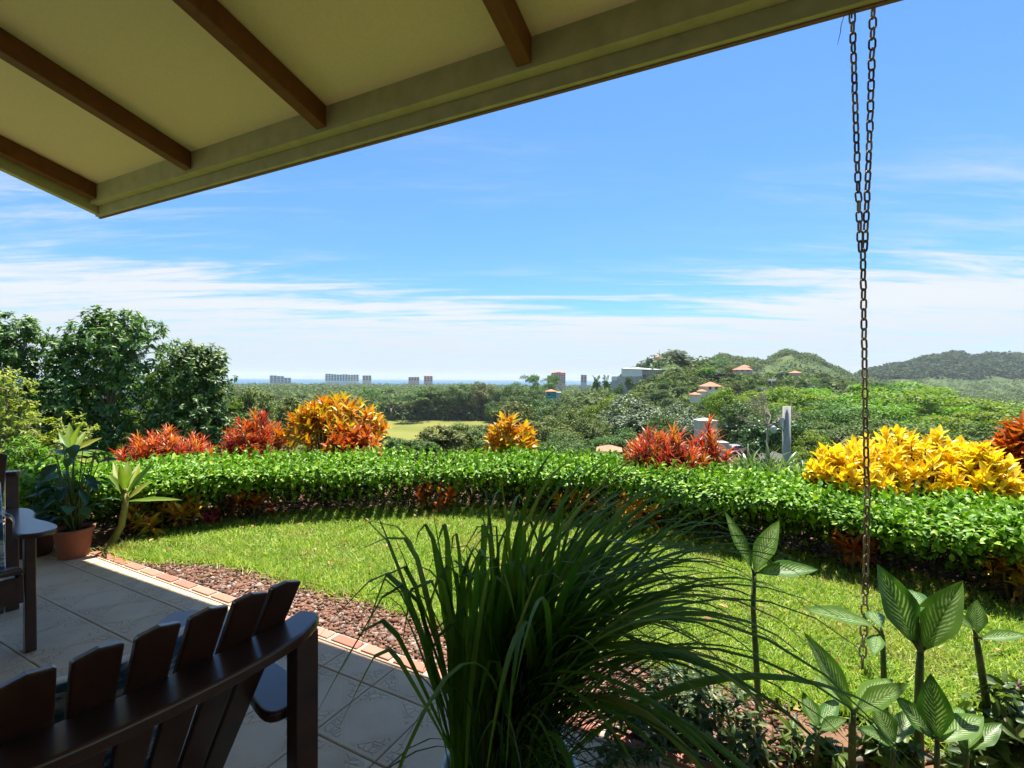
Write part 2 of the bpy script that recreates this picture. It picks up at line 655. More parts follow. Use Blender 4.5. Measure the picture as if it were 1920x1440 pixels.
# lawn edge along the gravel
LE = [ground(u, v) for u, v in [(215, 1032), (262, 1049), (330, 1053), (400, 1056), (480, 1068), (555, 1090), (640, 1112), (720, 1132), (800, 1156), (850, 1172)]]
LE += [nt(2.42, t, 0) for t in (-1.1, -0.6, -0.1, 0.4, 0.9, 1.6, 2.4, 3.4)]
LE = [Vector((p.x, p.y, 0)) for p in LE]
LEs = resample(LE, 0.08)
hi = [i for i, p in enumerate(HC) if p.x > LEs[0].x - .05]
front = [p + Vector((random.uniform(-.02, .02), random.uniform(-.02, .02), 0)) for p in LEs]
poly = [Vector((p.x, p.y, 0.004)) for p in front] + [HC[i] + HCN[i] * 0.25 + Vector((0, 0, 0.004)) for i in hi[::-2]]
m_lawn, k, out = new_mat('lawn_turf')
tcn = k.n('ShaderNodeTexCoord')
nz = k.noise(tcn.outputs['Object'], 30, 6, 0.7)
nb = k.noise(tcn.outputs['Object'], 1.6, 4, 0.6)
c = k.ramp(nz, [(0.3, (0.035, 0.065, 0.012)), (0.7, (0.10, 0.15, 0.03))])
c = k.mix(k.math('MULTIPLY', k.smooth(nb, .5, .75), 0.5), c, (0.18, 0.17, 0.06, 1))
principled(k, out, c, 0.95, 0.1, nz, 0.6, 0.02)
mb = MB().add([tuple(p) for p in poly], [tuple(range(len(poly)))])
lawn = mb.build('lawn', m_lawn)
tag(lawn, kind='structure')
POLY = np.array([(p.x, p.y) for p in poly])


def inside(P, Q):
    x, y = P[:, 0], P[:, 1]
    r_ = np.zeros(len(P), bool)
    j = len(Q) - 1
    for i in range(len(Q)):
        xi, yi = Q[i]; xj, yj = Q[j]
        cond = ((yi > y) != (yj > y)) & (x < (xj - xi) * (y - yi) / (yj - yi + 1e-12) + xi)
        r_ ^= cond
        j = i
    return r_


def in_view(P, m=0.08):
    """keep what a camera near the photograph's could see (wide margin)"""
    q = P[:, 0] / np.maximum(P[:, 1], .05)
    return (P[:, 1] > .5) & (np.abs(q) < 1.07 + m * 4)


m_grass = leaf_mat('grass_blades', [(0.0, (0.146, 0.248, 0.03)), (0.45, (0.28, 0.432, 0.055)), (0.8, (0.414, 0.54, 0.095)), (0.93, (0.605, 0.572, 0.2)), (1.0, (0.672, 0.562, 0.27))],
                   rough=0.5, spec=0.25, trans=0.4, tcol=(1.2, 1.25, 0.5), obj_var=0, pos_col=((0.40, 0.36, 0.13), 1.7))
def build_grass():
    n = 520000
    P = np.stack([rng.uniform(-5.5, 5.2, n), rng.uniform(1.4, 5.4, n)], 1)
    P = P[in_view(P)]
    P = P[inside(P, POLY)]
    # nearer grass matters more: thin out the far part
    keep = rng.random(len(P)) < np.clip(1.35 - 0.16 * np.hypot(P[:, 0], P[:, 1]), .35, 1)
    P = P[keep][:190000]
    # ragged tufts over the gravel's edge
    e = np.array([(p.x, p.y) for p in LEs])
    ei = e[rng.integers(0, len(e), 9000)] + rng.normal(0, .045, (9000, 2))
    ei = ei[in_view(ei)]
    nl = len(P)
    P = np.concatenate([P, ei])
    m = len(P)
    clump = np.sin(P[:, 0] * 9 + 2 * np.sin(P[:, 1] * 5)) * np.sin(P[:, 1] * 11 + P[:, 0] * 4)
    h = rng.uniform(.026, .058, m) * (1 + .3 * clump)
    h[nl:] *= 1.35
    a = rng.uniform(0, 2 * np.pi, m)
    lean = np.abs(rng.normal(.85, .4, m))
    d = np.stack([np.cos(a) * np.sin(lean), np.sin(a) * np.sin(lean), np.cos(lean)], 1)
    nrm = unit(np.array([0, 0, 1.0]) + rng.normal(0, .5, (m, 3)))
    c = np.column_stack([P, rng.uniform(.002, .02, m)])
    W = rng.uniform(.0045, .0085, m)
    side = unit(np.cross(d, nrm))
    V = np.stack([c - side * W[:, None] * .5, c + side * W[:, None] * .5, c + d * h[:, None]], 1).reshape(-1, 3)
    F = np.arange(m * 3).reshape(-1, 3)
    me = np_mesh('lawn_grass', V, F, m_grass)
    o = mesh_obj('lawn_grass', me)
    tag(o, 'short sunlit green grass of the curved lawn', 'grass', kind='stuff')


build_grass()

# ---- red lava gravel between the lawn and the brick edging
m_grav, k, out = new_mat('lava_gravel')
gi = k.n('ShaderNodeNewGeometry').outputs['Random Per Island']
tcn = k.n('ShaderNodeTexCoord')
nz = k.noise(tcn.outputs['Object'], 160, 4, 0.6)
c = k.ramp(gi, [(0.0, (0.06, 0.042, 0.034)), (0.2, (0.18, 0.09, 0.056)), (0.5, (0.26, 0.13, 0.085)), (0.75, (0.31, 0.18, 0.125)), (0.9, (0.22, 0.19, 0.165)), (1.0, (0.42, 0.36, 0.30))])
c = k.mix(k.math('MULTIPLY', nz, 0.4), c, (0.10, 0.05, 0.04, 1))
principled(k, out, c, 0.9, 0.15, nz, 0.5, 0.004)


def build_gravel():
    ico_v = []
    ph = (1 + 5 ** .5) / 2
    for a, b in ((1, ph), (-1, ph), (1, -ph), (-1, -ph)):
        ico_v += [(0, a, b), (a, b, 0), (b, 0, a)]
    ico_v = unit(np.array(ico_v))
    # hull faces of the icosahedron
    F = []
    for i in range(12):
        for j in range(i + 1, 12):
            for q in range(j + 1, 12):
                if all(np.linalg.norm(ico_v[x] - ico_v[y]) < 1.1 for x, y in ((i, j), (j, q), (i, q))):
                    f = (i, j, q)
                    nn = np.cross(ico_v[j] - ico_v[i], ico_v[q] - ico_v[i])
                    F.append(f if nn.dot(ico_v[i]) > 0 else (i, q, j))
    F = np.array(F)
    n = 130000
    tt = -6.2 + 6.1 * rng.random(n) - np.abs(rng.normal(0, .18, n)) + .25; nn_ = rng.uniform(EDGE_N + .085, 3.0, n)
    P = np.stack([NV.x * nn_ + TV.x * tt, NV.y * nn_ + TV.y * tt], 1)
    P = P[~inside(P, POLY)]
    P = P[in_view(P)]
    # bed ends at the lawn edge line on the far side
    le = np.array([(p.x, p.y) for p in LEs])
    d2 = ((P[:, None, :] - le[None, ::3, :]) ** 2).sum(-1)
    jn = d2.argmin(1) * 3
    ok = (P[:, 0] * NV.x + P[:, 1] * NV.y) < (le[jn, 0] * NV.x + le[jn, 1] * NV.y) + .02
    P = P[ok][:27000]
    m = len(P)
    size = rng.lognormal(math.log(.0076), .40, m)
    sc = np.stack([rng.uniform(.8, 1.5, m), rng.uniform(.7, 1.1, m), rng.uniform(.45, .8, m)], 1) * size[:, None]
    jit = 1 + rng.uniform(-.28, .28, (m, 12, 1))
    V = ico_v[None] * jit * sc[:, None, :]
    a = rng.uniform(0, 6.28, m); t_ = rng.normal(0, .35, m)
    ca, sa, ct, st = np.cos(a), np.sin(a), np.cos(t_), np.sin(t_)
    y1 = V[:, :, 1] * ct[:, None] - V[:, :, 2] * st[:, None]
    z1 = V[:, :, 1] * st[:, None] + V[:, :, 2] * ct[:, None]
    x2 = V[:, :, 0] * ca[:, None] - y1 * sa[:, None]
    y2 = V[:, :, 0] * sa[:, None] + y1 * ca[:, None]
    Z = rng.uniform(-.012, .012, m) - .008
    V = np.stack([x2 + P[:, 0:1], y2 + P[:, 1:2], z1 + Z[:, None]], -1).reshape(-1, 3)
    FF = (F[None] + (np.arange(m) * 12)[:, None, None]).reshape(-1, 3)
    me = np_mesh('gravel', V, FF, m_grav)
    tag(mesh_obj('gravel', me), 'reddish brown lava gravel between lawn and brick edging', 'gravel', kind='stuff')


build_gravel()

# ---- terrace: grout bed, tiles, brick edging
TILE = 0.322
m_grout = flat('grout', (0.20, 0.165, 0.145), 0.95, 0.1, 0.3, 30, 0.4, 0.003)
m_tile, k, out = new_mat('embossed_tile')
tcn = k.n('ShaderNodeTexCoord')
sx = k.n('ShaderNodeSeparateXYZ', Vector=tcn.outputs['Object'])
ax = k.math('ABSOLUTE', sx.outputs[0]); ay = k.math('ABSOLUTE', sx.outputs[1])
dm = k.math('ADD', ax, ay)                                    # diamond distance
corner = k.smooth(dm, TILE * .53, TILE * .545)
line1 = k.math('LESS_THAN', k.math('ABSOLUTE', k.math('SUBTRACT', dm, TILE * .525)), .0042)
line2 = k.math('LESS_THAN', k.math('ABSOLUTE', k.math('SUBTRACT', dm, TILE * .475)), .0040)
edge = k.math('GREATER_THAN', k.math('MAXIMUM', ax, ay), TILE * .44)
edge2 = k.math('LESS_THAN', k.math('ABSOLUTE', k.math('SUBTRACT', k.math('MAXIMUM', ax, ay), TILE * .43)), .003)
oi0 = k.n('ShaderNodeObjectInfo')
va0 = k.n('ShaderNodeVectorMath', {'operation': 'ADD'}, i0=tcn.outputs['Object'], i1=k.n('ShaderNodeCombineXYZ', X=k.math('MULTIPLY', oi0.outputs['Random'], 19.0), Y=k.math('MULTIPLY', oi0.outputs['Random'], 7.0), Z=0.0).outputs[0])
vo = k.n('ShaderNodeTexVoronoi', {'feature': 'DISTANCE_TO_EDGE'}, Vector=va0.outputs[0], Scale=30.0)
cob = k.smooth(vo.outputs['Distance'], 0.02, 0.14)
nz = k.noise(tcn.outputs['Object'], 9, 7, 0.6)
oi = k.n('ShaderNodeObjectInfo')
off = k.n('ShaderNodeCombineXYZ', X=k.math('MULTIPLY', oi.outputs['Random'], 37.0), Y=k.math('MULTIPLY', oi.outputs['Random'], 11.0), Z=0.0)
va = k.n('ShaderNodeVectorMath', {'operation': 'ADD'}, i0=tcn.outputs['Object'], i1=off.outputs[0])
nbig = k.noise(va.outputs[0], 3.0, 6, 0.62)
inner = k.math('SUBTRACT', 1.0, edge)
hgt = k.math('MULTIPLY', k.math('MULTIPLY', corner, inner), k.math('SUBTRACT', k.math('MULTIPLY', cob, .5), .38))
hgt = k.math('ADD', hgt, k.math('MULTIPLY', k.math('MAXIMUM', line1, line2), .75))
hgt = k.math('SUBTRACT', hgt, k.math('MULTIPLY', edge2, .6))
hgt = k.math('ADD', hgt, k.math('MULTIPLY', nz, .25))
c = k.ramp(nbig, [(0.3, (0.52, 0.355, 0.215)), (0.55, (0.65, 0.465, 0.295)), (0.75, (0.72, 0.535, 0.355))])
c = k.mix(k.math('MULTIPLY', oi.outputs['Random'], .28), c, (0.58, 0.42, 0.28, 1))
geo_ = k.n('ShaderNodeNewGeometry')
stain = k.noise(geo_.outputs['Position'], 1.3, 7, .65)
c = k.mix(k.math('MULTIPLY', k.smooth(stain, .45, .72), .38), c, (0.44, 0.32, 0.21, 1))
cob_gap = k.math('MULTIPLY', k.math('MULTIPLY', corner, inner), k.math('SUBTRACT', 1.0, cob))  # gaps between the corner cobbles, coloured darker
c = k.mix(k.math('MULTIPLY', cob_gap, .22), c, (0.20, 0.15, 0.11, 1))
principled(k, out, c, k.math('MULTIPLY_ADD', nz, 0.3, 0.36), 0.25, hgt, 1.0, 0.0055)

N0 = 1.694 - 0.06     # a joint runs here (along the edge); T0 a joint across
T0 = -1.561
floor_t = MB()
p4 = [nt(-2.3, -7.5, -0.006), nt(-2.3, 5.0, -0.006), nt(EDGE_N - .002, 5.0, -0.006), nt(EDGE_N - .002, -7.5, -0.006)]
p0 = [Vector((p.x, p.y, -0.20)) for p in p4]
floor_t.hexa([tuple(p) for p in p0] + [tuple(p) for p in p4])
terrace = floor_t.build('terrace_floor', m_grout)
tag(terrace, kind='structure')


def tile_mesh(w0, w1, name='tile'):
    """tile reaching w0 below and w1 above its centre across the terrace, with chamfered rim"""
    h = TILE / 2 - .0025
    b = .004
    lo = -w0 + .0025 if w0 < TILE / 2 else -h
    hi_ = w1 - .0025 if w1 < TILE / 2 else h
    v = [(-h, lo, -.008), (h, lo, -.008), (h, hi_, -.008), (-h, hi_, -.008),
         (-h, lo, -.003), (h, lo, -.003), (h, hi_, -.003), (-h, hi_, -.003),
         (-h + b, lo + b, 0), (h - b, lo + b, 0), (h - b, hi_ - b, 0), (-h + b, hi_ - b, 0)]
    f = [(8, 9, 10, 11), (4, 5, 9, 8), (5, 6, 10, 9), (6, 7, 11, 10), (7, 4, 8, 11), (0, 1, 5, 4), (1, 2, 6, 5), (2, 3, 7, 6), (3, 0, 4, 7)]
    return MB().add(v, f).mesh(name, m_tile)


full_tile = tile_mesh(TILE, TILE)
rest = EDGE_N - N0
cut_tile = tile_mesh(TILE, -TILE / 2 + rest, 'tile')
for i in range(-9, 1):
    for j in range(-16, 11):
        n_ = N0 + (i + .5) * TILE; t_ = T0 + (j + .5) * TILE
        p = nt(n_, t_, 0)
        if p.y < 0.1 or abs(p.x) / max(p.y, .1) > 1.9 or (p.x > .9 and p.y < .9):
            continue
        o = mesh_obj('tile', cut_tile if i == 0 else full_tile, terrace)
        o.location = (p.x, p.y, random.uniform(-.0004, .0004))
        o.rotation_euler = (0, 0, -TH)

m_brick, k, out = new_mat('edging_brick')
tcn = k.n('ShaderNodeTexCoord')
oi = k.n('ShaderNodeObjectInfo')
nz = k.noise(tcn.outputs['Object'], 40, 6, 0.65)
c = k.ramp(oi.outputs['Random'], [(0, (0.34, 0.11, 0.075)), (0.5, (0.42, 0.15, 0.10)), (1, (0.46, 0.20, 0.14))])
c = k.mix(k.math('MULTIPLY', nz, 0.3), c, (0.36, 0.22, 0.16, 1))
principled(k, out, c, 0.85, 0.2, nz, 0.35, 0.003)
m_mortar = flat('edging_mortar', (0.40, 0.33, 0.25), 0.95, 0.1, 0.2, 30, 0.5, 0.004)
q4 = [(EDGE_N, -7.5), (EDGE_N, 5.0), (EDGE_N + .082, 5.0), (EDGE_N + .082, -7.5)]
kb = MB().hexa([tuple(nt(a, b, -.15)) for a, b in q4] + [tuple(nt(a, b, .003)) for a, b in q4])
kerb = kb.build('terrace_edging', m_mortar)
tag(kerb, kind='structure')
bm_ = MB().box(-.093, .093, -.030, .030, -.05, .011).mesh('brick', m_brick)
for j in range(-33, 22):
    p = nt(EDGE_N + .041, T0 + .06 + j * .214, 0)
    if p.y < .3 or abs(p.x) / p.y > 1.9:
        continue
    o = mesh_obj('brick', bm_, kerb)
    o.location = (p.x, p.y, random.uniform(-.0015, .0015))
    o.rotation_euler = (random.uniform(-.01, .01), 0, -TH + random.uniform(-.008, .008))
    b = o.modifiers.new('bevel', 'BEVEL'); b.width = .004; b.segments = 2

# ---- house wall behind the camera and porch roof
RTH = R(26.2)
RN = Vector((math.sin(RTH), math.cos(RTH), 0)); RT = Vector((math.cos(RTH), -math.sin(RTH), 0))


def rnt(n, t, z):
    return RN * n + RT * t + Vector((0, 0, z))


m_ceil = flat('ceiling_plaster', (0.80, 0.625, 0.42), 0.9, 0.15, 0.06, 60, 0.35, 0.003)
m_beam = flat('beam_paint', (0.46, 0.40, 0.23), 0.85, 0.2, 0.16, 7, 0.3, 0.004)
m_wall = flat('house_plaster', (0.62, 0.55, 0.36), 0.9, 0.15, 0.08, 8, 0.2, 0.003)
m_raft = wood_mat('rafter_wood', (0.11, 0.033, 0.010), (0.215, 0.066, 0.019), 0.5, 0.3, (4, 4, 4))
m_rooft = flat('roof_edge', (0.20, 0.10, 0.07), 0.7, 0.3, 0.2, 12)

house = thing('house', 'cream house with sloping porch roof on dark brown rafters', 'house', (0, 0, 0))
T_L, T_R = -6.52, 6.5
N_E, Z_E = 2.79, 1.40 + 1.78
SL = 0.25
w4 = [(-2.3, T_L + .9), (-2.3, T_R), (-2.6, T_R), (-2.6, T_L + .9)]
MB().hexa([tuple(rnt(a, b, -.1)) for a, b in w4] + [tuple(rnt(a, b, 4.6)) for a, b in w4]).build('wall', m_wall, house)


def rbox(n0, n1, t0, t1, za0, za1, zb0=None, zb1=None):
    """board from n0 (heights za0..za1) to n1 (heights zb0..zb1)"""
    zb0 = za0 if zb0 is None else zb0
    zb1 = za1 if zb1 is None else zb1
    return [tuple(rnt(n0, t0, za0)), tuple(rnt(n0, t1, za0)), tuple(rnt(n1, t1, zb0)), tuple(rnt(n1, t0, zb0)),
            tuple(rnt(n0, t0, za1)), tuple(rnt(n0, t1, za1)), tuple(rnt(n1, t1, zb1)), tuple(rnt(n1, t0, zb1))]


ZC = Z_E + .295                        # ceiling height at the beam
NB = N_E - .115                        # inner face of the beam
zi = ZC + (NB + 2.3) * SL
roof = MB().hexa(rbox(-2.3, NB, T_L + .05, T_R, zi, zi + .1, ZC, ZC + .1)).build('ceiling', m_ceil, house)
MB().hexa(rbox(-2.5, N_E + .05, T_L - .07, T_R, zi + .155, zi + .20, ZC + .09, ZC + .13)).build('roof_sheet', m_rooft, house)
MB().hexa(rbox(NB, NB + .085, T_L + .06, T_R, Z_E + .105, ZC + .095)).build('eave_beam', m_beam, house, .004)
MB().hexa(rbox(NB + .087, N_E + .02, T_L - .03, T_R, Z_E + .002, ZC + .09)).build('fascia', m_beam, house, .003)
MB().hexa(rbox(N_E + .004, N_E + .032, T_L - .045, T_R, Z_E - .006, Z_E)).build('drip_edge', m_rooft, house)
MB().hexa(rbox(-2.3, N_E - .03, T_L - .03, T_L + .045, zi - .21, zi + .15, Z_E + .02, ZC + .088)).build('verge_board', m_beam, house, .003)
for t_ in (-6.36, -4.665, -2.955, -1.245, .47, 2.18, 3.9):
    hh = .052
    MB().hexa(rbox(-2.29, NB - .004, t_ - hh, t_ + hh, zi - .165, zi - .002, ZC - .165, ZC - .002)).build('rafter', m_raft, house, .008, 2)
# ------------------------------------------------------------------ MARK:FURNITURE

# ================================================================== FURNITURE, CHAIN
m_chair = wood_mat('dark_stained_wood', (0.026, 0.009, 0.005), (0.085, 0.028, 0.013), 0.42, 0.4, (5, 5, 5), coat=0.6)
m_screw = flat('screw_metal', (0.35, 0.33, 0.30), 0.4, 0.5, 0.1, 20, metal=1.0)


def smooth_outline(pts, n=6):
    """closed smooth outline through the points"""
    o = []
    m = len(pts)
    for i in range(m):
        a, b, c_, d = [Vector(pts[(i + q) % m] + (0,)) for q in (-1, 0, 1, 2)]
        for q in range(n):
            t = q / n
            p = 0.5 * ((2 * b) + (c_ - a) * t + (2 * a - 5 * b + 4 * c_ - d) * t * t + (3 * b - a - 3 * c_ + d) * t ** 3)
            o.append((p.x, p.y))
    return o


def make_chair(label, loc, rz):
    t = thing('garden_chair', label, 'chair', loc, rz, 'dark slatted garden chairs')
    yb, zb = 0.02, 0.30            # foot of the back
    yt = -0.30
    def bk(s_):                    # centre line of the back
        return yb + (yt - yb) * s_, zb + 0.66 * s_
    for i in range(-3, 4):
        w0, w1 = .026, .0345
        x0, x1 = i * .060, i * .084
        fw = .002 * i * i         # the outer slats stand forward
        ztop = [0.948 - .0014 * (abs(i) + q) ** 2 for q in (-.45, .45)] if i >= 0 else [0.948 - .0014 * (abs(i) + q) ** 2 for q in (.45, -.45)]
        pts = []
        for side, zt in ((-1, ztop[0]), (1, ztop[1])):
            s_ = (zt - zb) / .66
            pts.append((side, s_))
        V = []
        for th in (0, -.019):
            V.append((x0 - w0, yb + fw * .4 + th, zb))
            V.append((x0 + w0, yb + fw * .4 + th, zb))
            y1, z1 = bk(pts[1][1]); V.append((x1 + w1, y1 + fw + th, z1))
            ym, zm = bk((pts[0][1] + pts[1][1]) / 2 + .012); V.append((x1, ym + fw + th, zm))
            y2, z2 = bk(pts[0][1]); V.append((x1 - w1, y2 + fw + th, z2))
        MB().add(V, [(4, 3, 2, 1, 0), (5, 6, 7, 8, 9), (0, 1, 6, 5), (1, 2, 7, 6), (2, 3, 8, 7), (3, 4, 9, 8), (4, 0, 5, 9)]).build('back_slat', m_chair, t, .004)
    # curved rail behind the slats
    y9, z9 = bk(.80)
    up = []
    outer, inner = [], []
    for q in range(-12, 13):
        x = q * .0265
        f = (x / .084) ** 2 * .002 if abs(x) < .27 else (.27 / .084) ** 2 * .002 + (abs(x) - .27) * .35
        inner.append((x, y9 + f - .021))
        wd = .100 * (1 - .25 * (abs(q) / 12) ** 4)
        outer.append((x, y9 + f - .021 - wd))
    end_r = [(.332, inner[-1][1] - .014), (.342, inner[-1][1] - .042), (.334, outer[-1][1] + .014)]
    end_l = [(-a, b) for a, b in end_r[::-1]]
    outl = outer + end_r[::-1] + inner[::-1] + end_l[::-1]
    MB().prism(outl, .806, .832).build('back_rail', m_chair, t, .006, 3)
    # lower rail that carries the slats
    MB().box(-.235, .235, yb - .045, yb - .021, zb + .01, zb + .10).build('lower_rail', m_chair, t, .004)
    for s_ in (-1, 1):
        px = s_ * .302; py = inner[-1][1] - .045
        MB().box(px - .028, px + .028, py - .022, py + .022, 0, .805).build('rear_post', m_chair, t, .004)
        ar = smooth_outline([(.30, -.20), (.325, -.02), (.315, .16), (.295, .34), (.30, .46), (.36, .515), (.425, .49), (.452, .40), (.435, .28), (.405, .14), (.425, -.02), (.415, -.16), (.36, -.225)])
        ar = [(s_ * (a - .055), b) for a, b in ar]
        if s_ < 0: ar = ar[::-1]
        MB().prism(ar, .590, .616).build('armrest', m_chair, t, .007, 3)
        fx = s_ * .292
        MB().box(fx - .022, fx + .022, .375, .445, 0, .589).build('front_leg', m_chair, t, .006)
        br = [(.30, .589), (.30, .555), (.345, .44), (.374, .44), (.374, .589)]
        MB().prism([(a, b) for a, b in br], fx - .012, fx + .012, 'x').build('arm_bracket', m_chair, t, .003)
        MB().prism([(-.36, .06), (-.36, 0), (-.26, 0), (.10, .20), (.47, .32), (.47, .40), (.36, .405), (.05, .30)], s_ * .25 - .014, s_ * .25 + .014, 'x').build('side_rail', m_chair, t, .004)
    for q in range(6):
        y0 = .055 + q * .076
        z0 = .315 + .105 * (q / 5) ** .7 - (.0 if q < 5 else .006)
        MB().hexa([(-.262, y0, z0), (.262, y0, z0), (.262, y0 + .068, z0 + .012), (-.262, y0 + .068, z0 + .012),
                   (-.262, y0, z0 + .018), (.262, y0, z0 + .018), (.262, y0 + .068, z0 + .03), (-.262, y0 + .068, z0 + .03)]).build('seat_slat', m_chair, t, .004)
    MB().box(-.265, .265, .449, .469, .27, .40).build('front_apron', m_chair, t, .004)
    return t


make_chair('dark brown slatted garden chair seen from behind, nearest the camera', (-.880, 1.030, 0), R(55.0))
make_chair('dark brown slatted garden chair at left edge facing the other chair', (-2.96, 2.46, 0), R(-127.7))

# printed cushions leaning on the chair backs
m_cush, k, out = new_mat('printed_cushion')
tcn = k.n('ShaderNodeTexCoord')
mp = k.n('ShaderNodeMapping', Vector=tcn.outputs['Object'])
mp.inputs['Scale'].default_value = (3.5, 1, 9)
n1 = k.noise(mp.outputs[0], 1.6, 5, .6, 1.0)
n2 = k.noise(mp.outputs[0], 5.0, 4, .6)
c = k.ramp(n1, [(0.36, (0.035, 0.12, 0.26)), (0.46, (0.10, 0.24, 0.42)), (0.52, (0.55, 0.62, 0.66)), (0.62, (0.70, 0.72, 0.72))], 'LINEAR')
c = k.mix(k.math('MULTIPLY', k.smooth(n2, .55, .6), .6), c, (0.06, 0.09, 0.16, 1))
geo = k.n('ShaderNodeNewGeometry')
sn = k.n('ShaderNodeSeparateXYZ', Vector=tcn.outputs['Normal'])
face = k.math('GREATER_THAN', k.math('ABSOLUTE', sn.outputs[1]), .75)
c = k.mix(face, (0.66, 0.66, 0.66, 1), c)
principled(k, out, c, .85, .2, n2, .1, .003)


def cushion(label, loc, rz):
    ns = 12
    V, F = [], []
    def P(a, b, side):
        x = (a - .5) * .46; z = .36 + b * .46
        puff = (1 - (2 * a - 1) ** 6) * (1 - (2 * b - 1) ** 6)
        y = .055 - (b * .46) * .42 + .022 + .018 * ((a - .5) / .15) ** 2 * .5
        return (x, y + (.035 + .018 * puff if side else 0), z)
    for side in (0, 1):
        for i in range(ns + 1):
            for j in range(ns + 1):
                V.append(P(i / ns, j / ns, side))
    m_ = ns + 1
    for i in range(ns):
        for j in range(ns):
            a = i * m_ + j
            F.append((a, a + 1, a + m_ + 1, a + m_))
            b = m_ * m_ + a
            F.append((b, b + m_, b + m_ + 1, b + 1))
    rim = [i * m_ for i in range(m_)] + [ns * m_ + j for j in range(1, m_)] + [i * m_ + ns for i in range(ns - 1, -1, -1)] + [j for j in range(ns - 1, 0, -1)]
    for q in range(len(rim)):
        a, b = rim[q], rim[(q + 1) % len(rim)]
        F.append((a, b, b + m_ * m_, a + m_ * m_))
    mb = MB(); mb.add(V, F, True)
    o = mb.build('seat_cushion', m_cush, None, .008, 2)
    o.location = loc; o.rotation_euler = (0, 0, rz)
    tag(o, label, 'cushion')


cushion('blue and white printed cushion behind the slats of the nearest chair', (-.880, 1.030, 0), R(55.0))
cushion('blue and white printed cushion on the garden chair at left edge', (-2.96, 2.46, 0), R(-127.7))

# rain chain
m_chain, k, out = new_mat('rusty_chain')
tcn = k.n('ShaderNodeTexCoord'); oi = k.n('ShaderNodeObjectInfo')
nz = k.noise(tcn.outputs['Object'], 120, 4, .6)
c = k.ramp(k.math('MULTIPLY_ADD', nz, .6, k.math('MULTIPLY', oi.outputs['Random'], .4)), [(0.3, (0.10, 0.065, 0.045)), (0.55, (0.28, 0.19, 0.11)), (0.75, (0.48, 0.37, 0.24))])
principled(k, out, c, .6, .4, nz, .4, .002, metal=.35)
LW, LL, WR = .0178, .0325, .0047
cl_pts = []
for q in range(5):
    a = math.pi * q / 4
    cl_pts.append((LW - WR * 0 - .004 if False else (LW - WR) * math.cos(a), 0, (LL - WR - (LW - WR)) + (LW - WR) * math.sin(a)))
for q in range(5):
    a = math.pi + math.pi * q / 4
    cl_pts.append(((LW - WR) * math.cos(a), 0, -(LL - WR - (LW - WR)) + (LW - WR) * math.sin(a)))
link_me = MB().tube(cl_pts, WR, 6, closed=True).mesh('link', m_chain)
chain = thing('rain_chain', 'rusty rain chain hanging from the eave to the garden bed', 'chain', ground(1617, 1262))
PITCH = 2 * (LL - WR) - 2 * WR + .001
D_CH = 2.33


def hang(pts, twist=0.0, start=0):
    """links along a polyline of world points, every second one turned"""
    L = [0]
    for a, b in zip(pts, pts[1:]):
        L.append(L[-1] + (b - a).length)
    n = int(L[-1] / PITCH)
    for i in range(n + 1):
        s_ = i * L[-1] / max(n, 1)
        j = max(q for q in range(len(L)) if L[q] <= s_ + 1e-9)
        j = min(j, len(pts) - 2)
        p = pts[j].lerp(pts[j + 1], (s_ - L[j]) / (L[j + 1] - L[j]))
        d = (pts[j + 1] - pts[j]).normalized()
        o = mesh_obj('link', link_me, chain)
        m = d.to_track_quat('Z', 'X').to_matrix().to_4x4()
        o.matrix_parent_inverse = Matrix.Identity(4)
        ang = twist + ((i + start) % 2) * R(78) + .18 * math.sin(i * .31 + start * 2)
        M_ = Matrix.Translation(p) @ m @ Matrix.Rotation(ang, 4, 'Z') @ Matrix.Rotation(R(random.uniform(-5, 5)), 4, 'Y')
        o.matrix_local = Matrix.Translation(-Vector(chain.location)) @ M_


top_a = at(1597, 30, D_CH); top_b = at(1636, 18, D_CH - .02); join = at(1617, 470, D_CH)
hang([at(1598, 34, D_CH), at(1605, 240, D_CH), at(1613, 462, D_CH)], R(95), 1)
hang([at(1637, 24, D_CH - .02), at(1631, 240, D_CH), at(1622, 462, D_CH)], R(85), 1)
hang([at(1618, 478, D_CH), at(1620, 620, D_CH), at(1623, 800, D_CH), at(1626, 950, D_CH), at(1622, 1130, D_CH), ground(1616, 1262, .01)], R(88), 0)
for q in (top_a, top_b):
    MB().tube([(q.x - chain.location.x, q.y - chain.location.y, q.z - chain.location.z - .01), (q.x - chain.location.x, q.y - chain.location.y, q.z - chain.location.z + .10)], .004, 6).build('hook', m_chain, chain)
m_twig = flat('dry_twig', (0.12, 0.08, 0.05), .9)
a = at(1583, 26, 2.36); b = at(1570, 84, 2.36)
MB().tube([a, at(1577, 48, 2.36), at(1576, 60, 2.36), b], [.0022, .0018, .0018, .0008], 5).build('twig', m_twig)
tag(bpy.data.objects['twig'], 'thin dry twig dangling from the eave beside the chain', 'twig')

# ================================================================== GARDEN PLANTS
m_bark = flat('hedge_bark', (0.11, 0.085, 0.06), .95, .1, .3, 18, .5, .01)
m_twigs = flat('hedge_twigs', (0.045, 0.036, 0.027), .95, .05, .3, 18, .3, .01)  # darker than the stems' bark, so the hedge's inside looks shaded
m_hedge = leaf_mat('hedge_leaves', [(0.0, (0.0737, 0.177, 0.0132)), (0.5, (0.139, 0.293, 0.0208)), (0.85, (0.246, 0.422, 0.0378)), (1.0, (0.41, 0.544, 0.0758))],
                   rough=0.45, spec=0.26, trans=0.22, tcol=(1.2, 1.4, .4), obj_var=0)


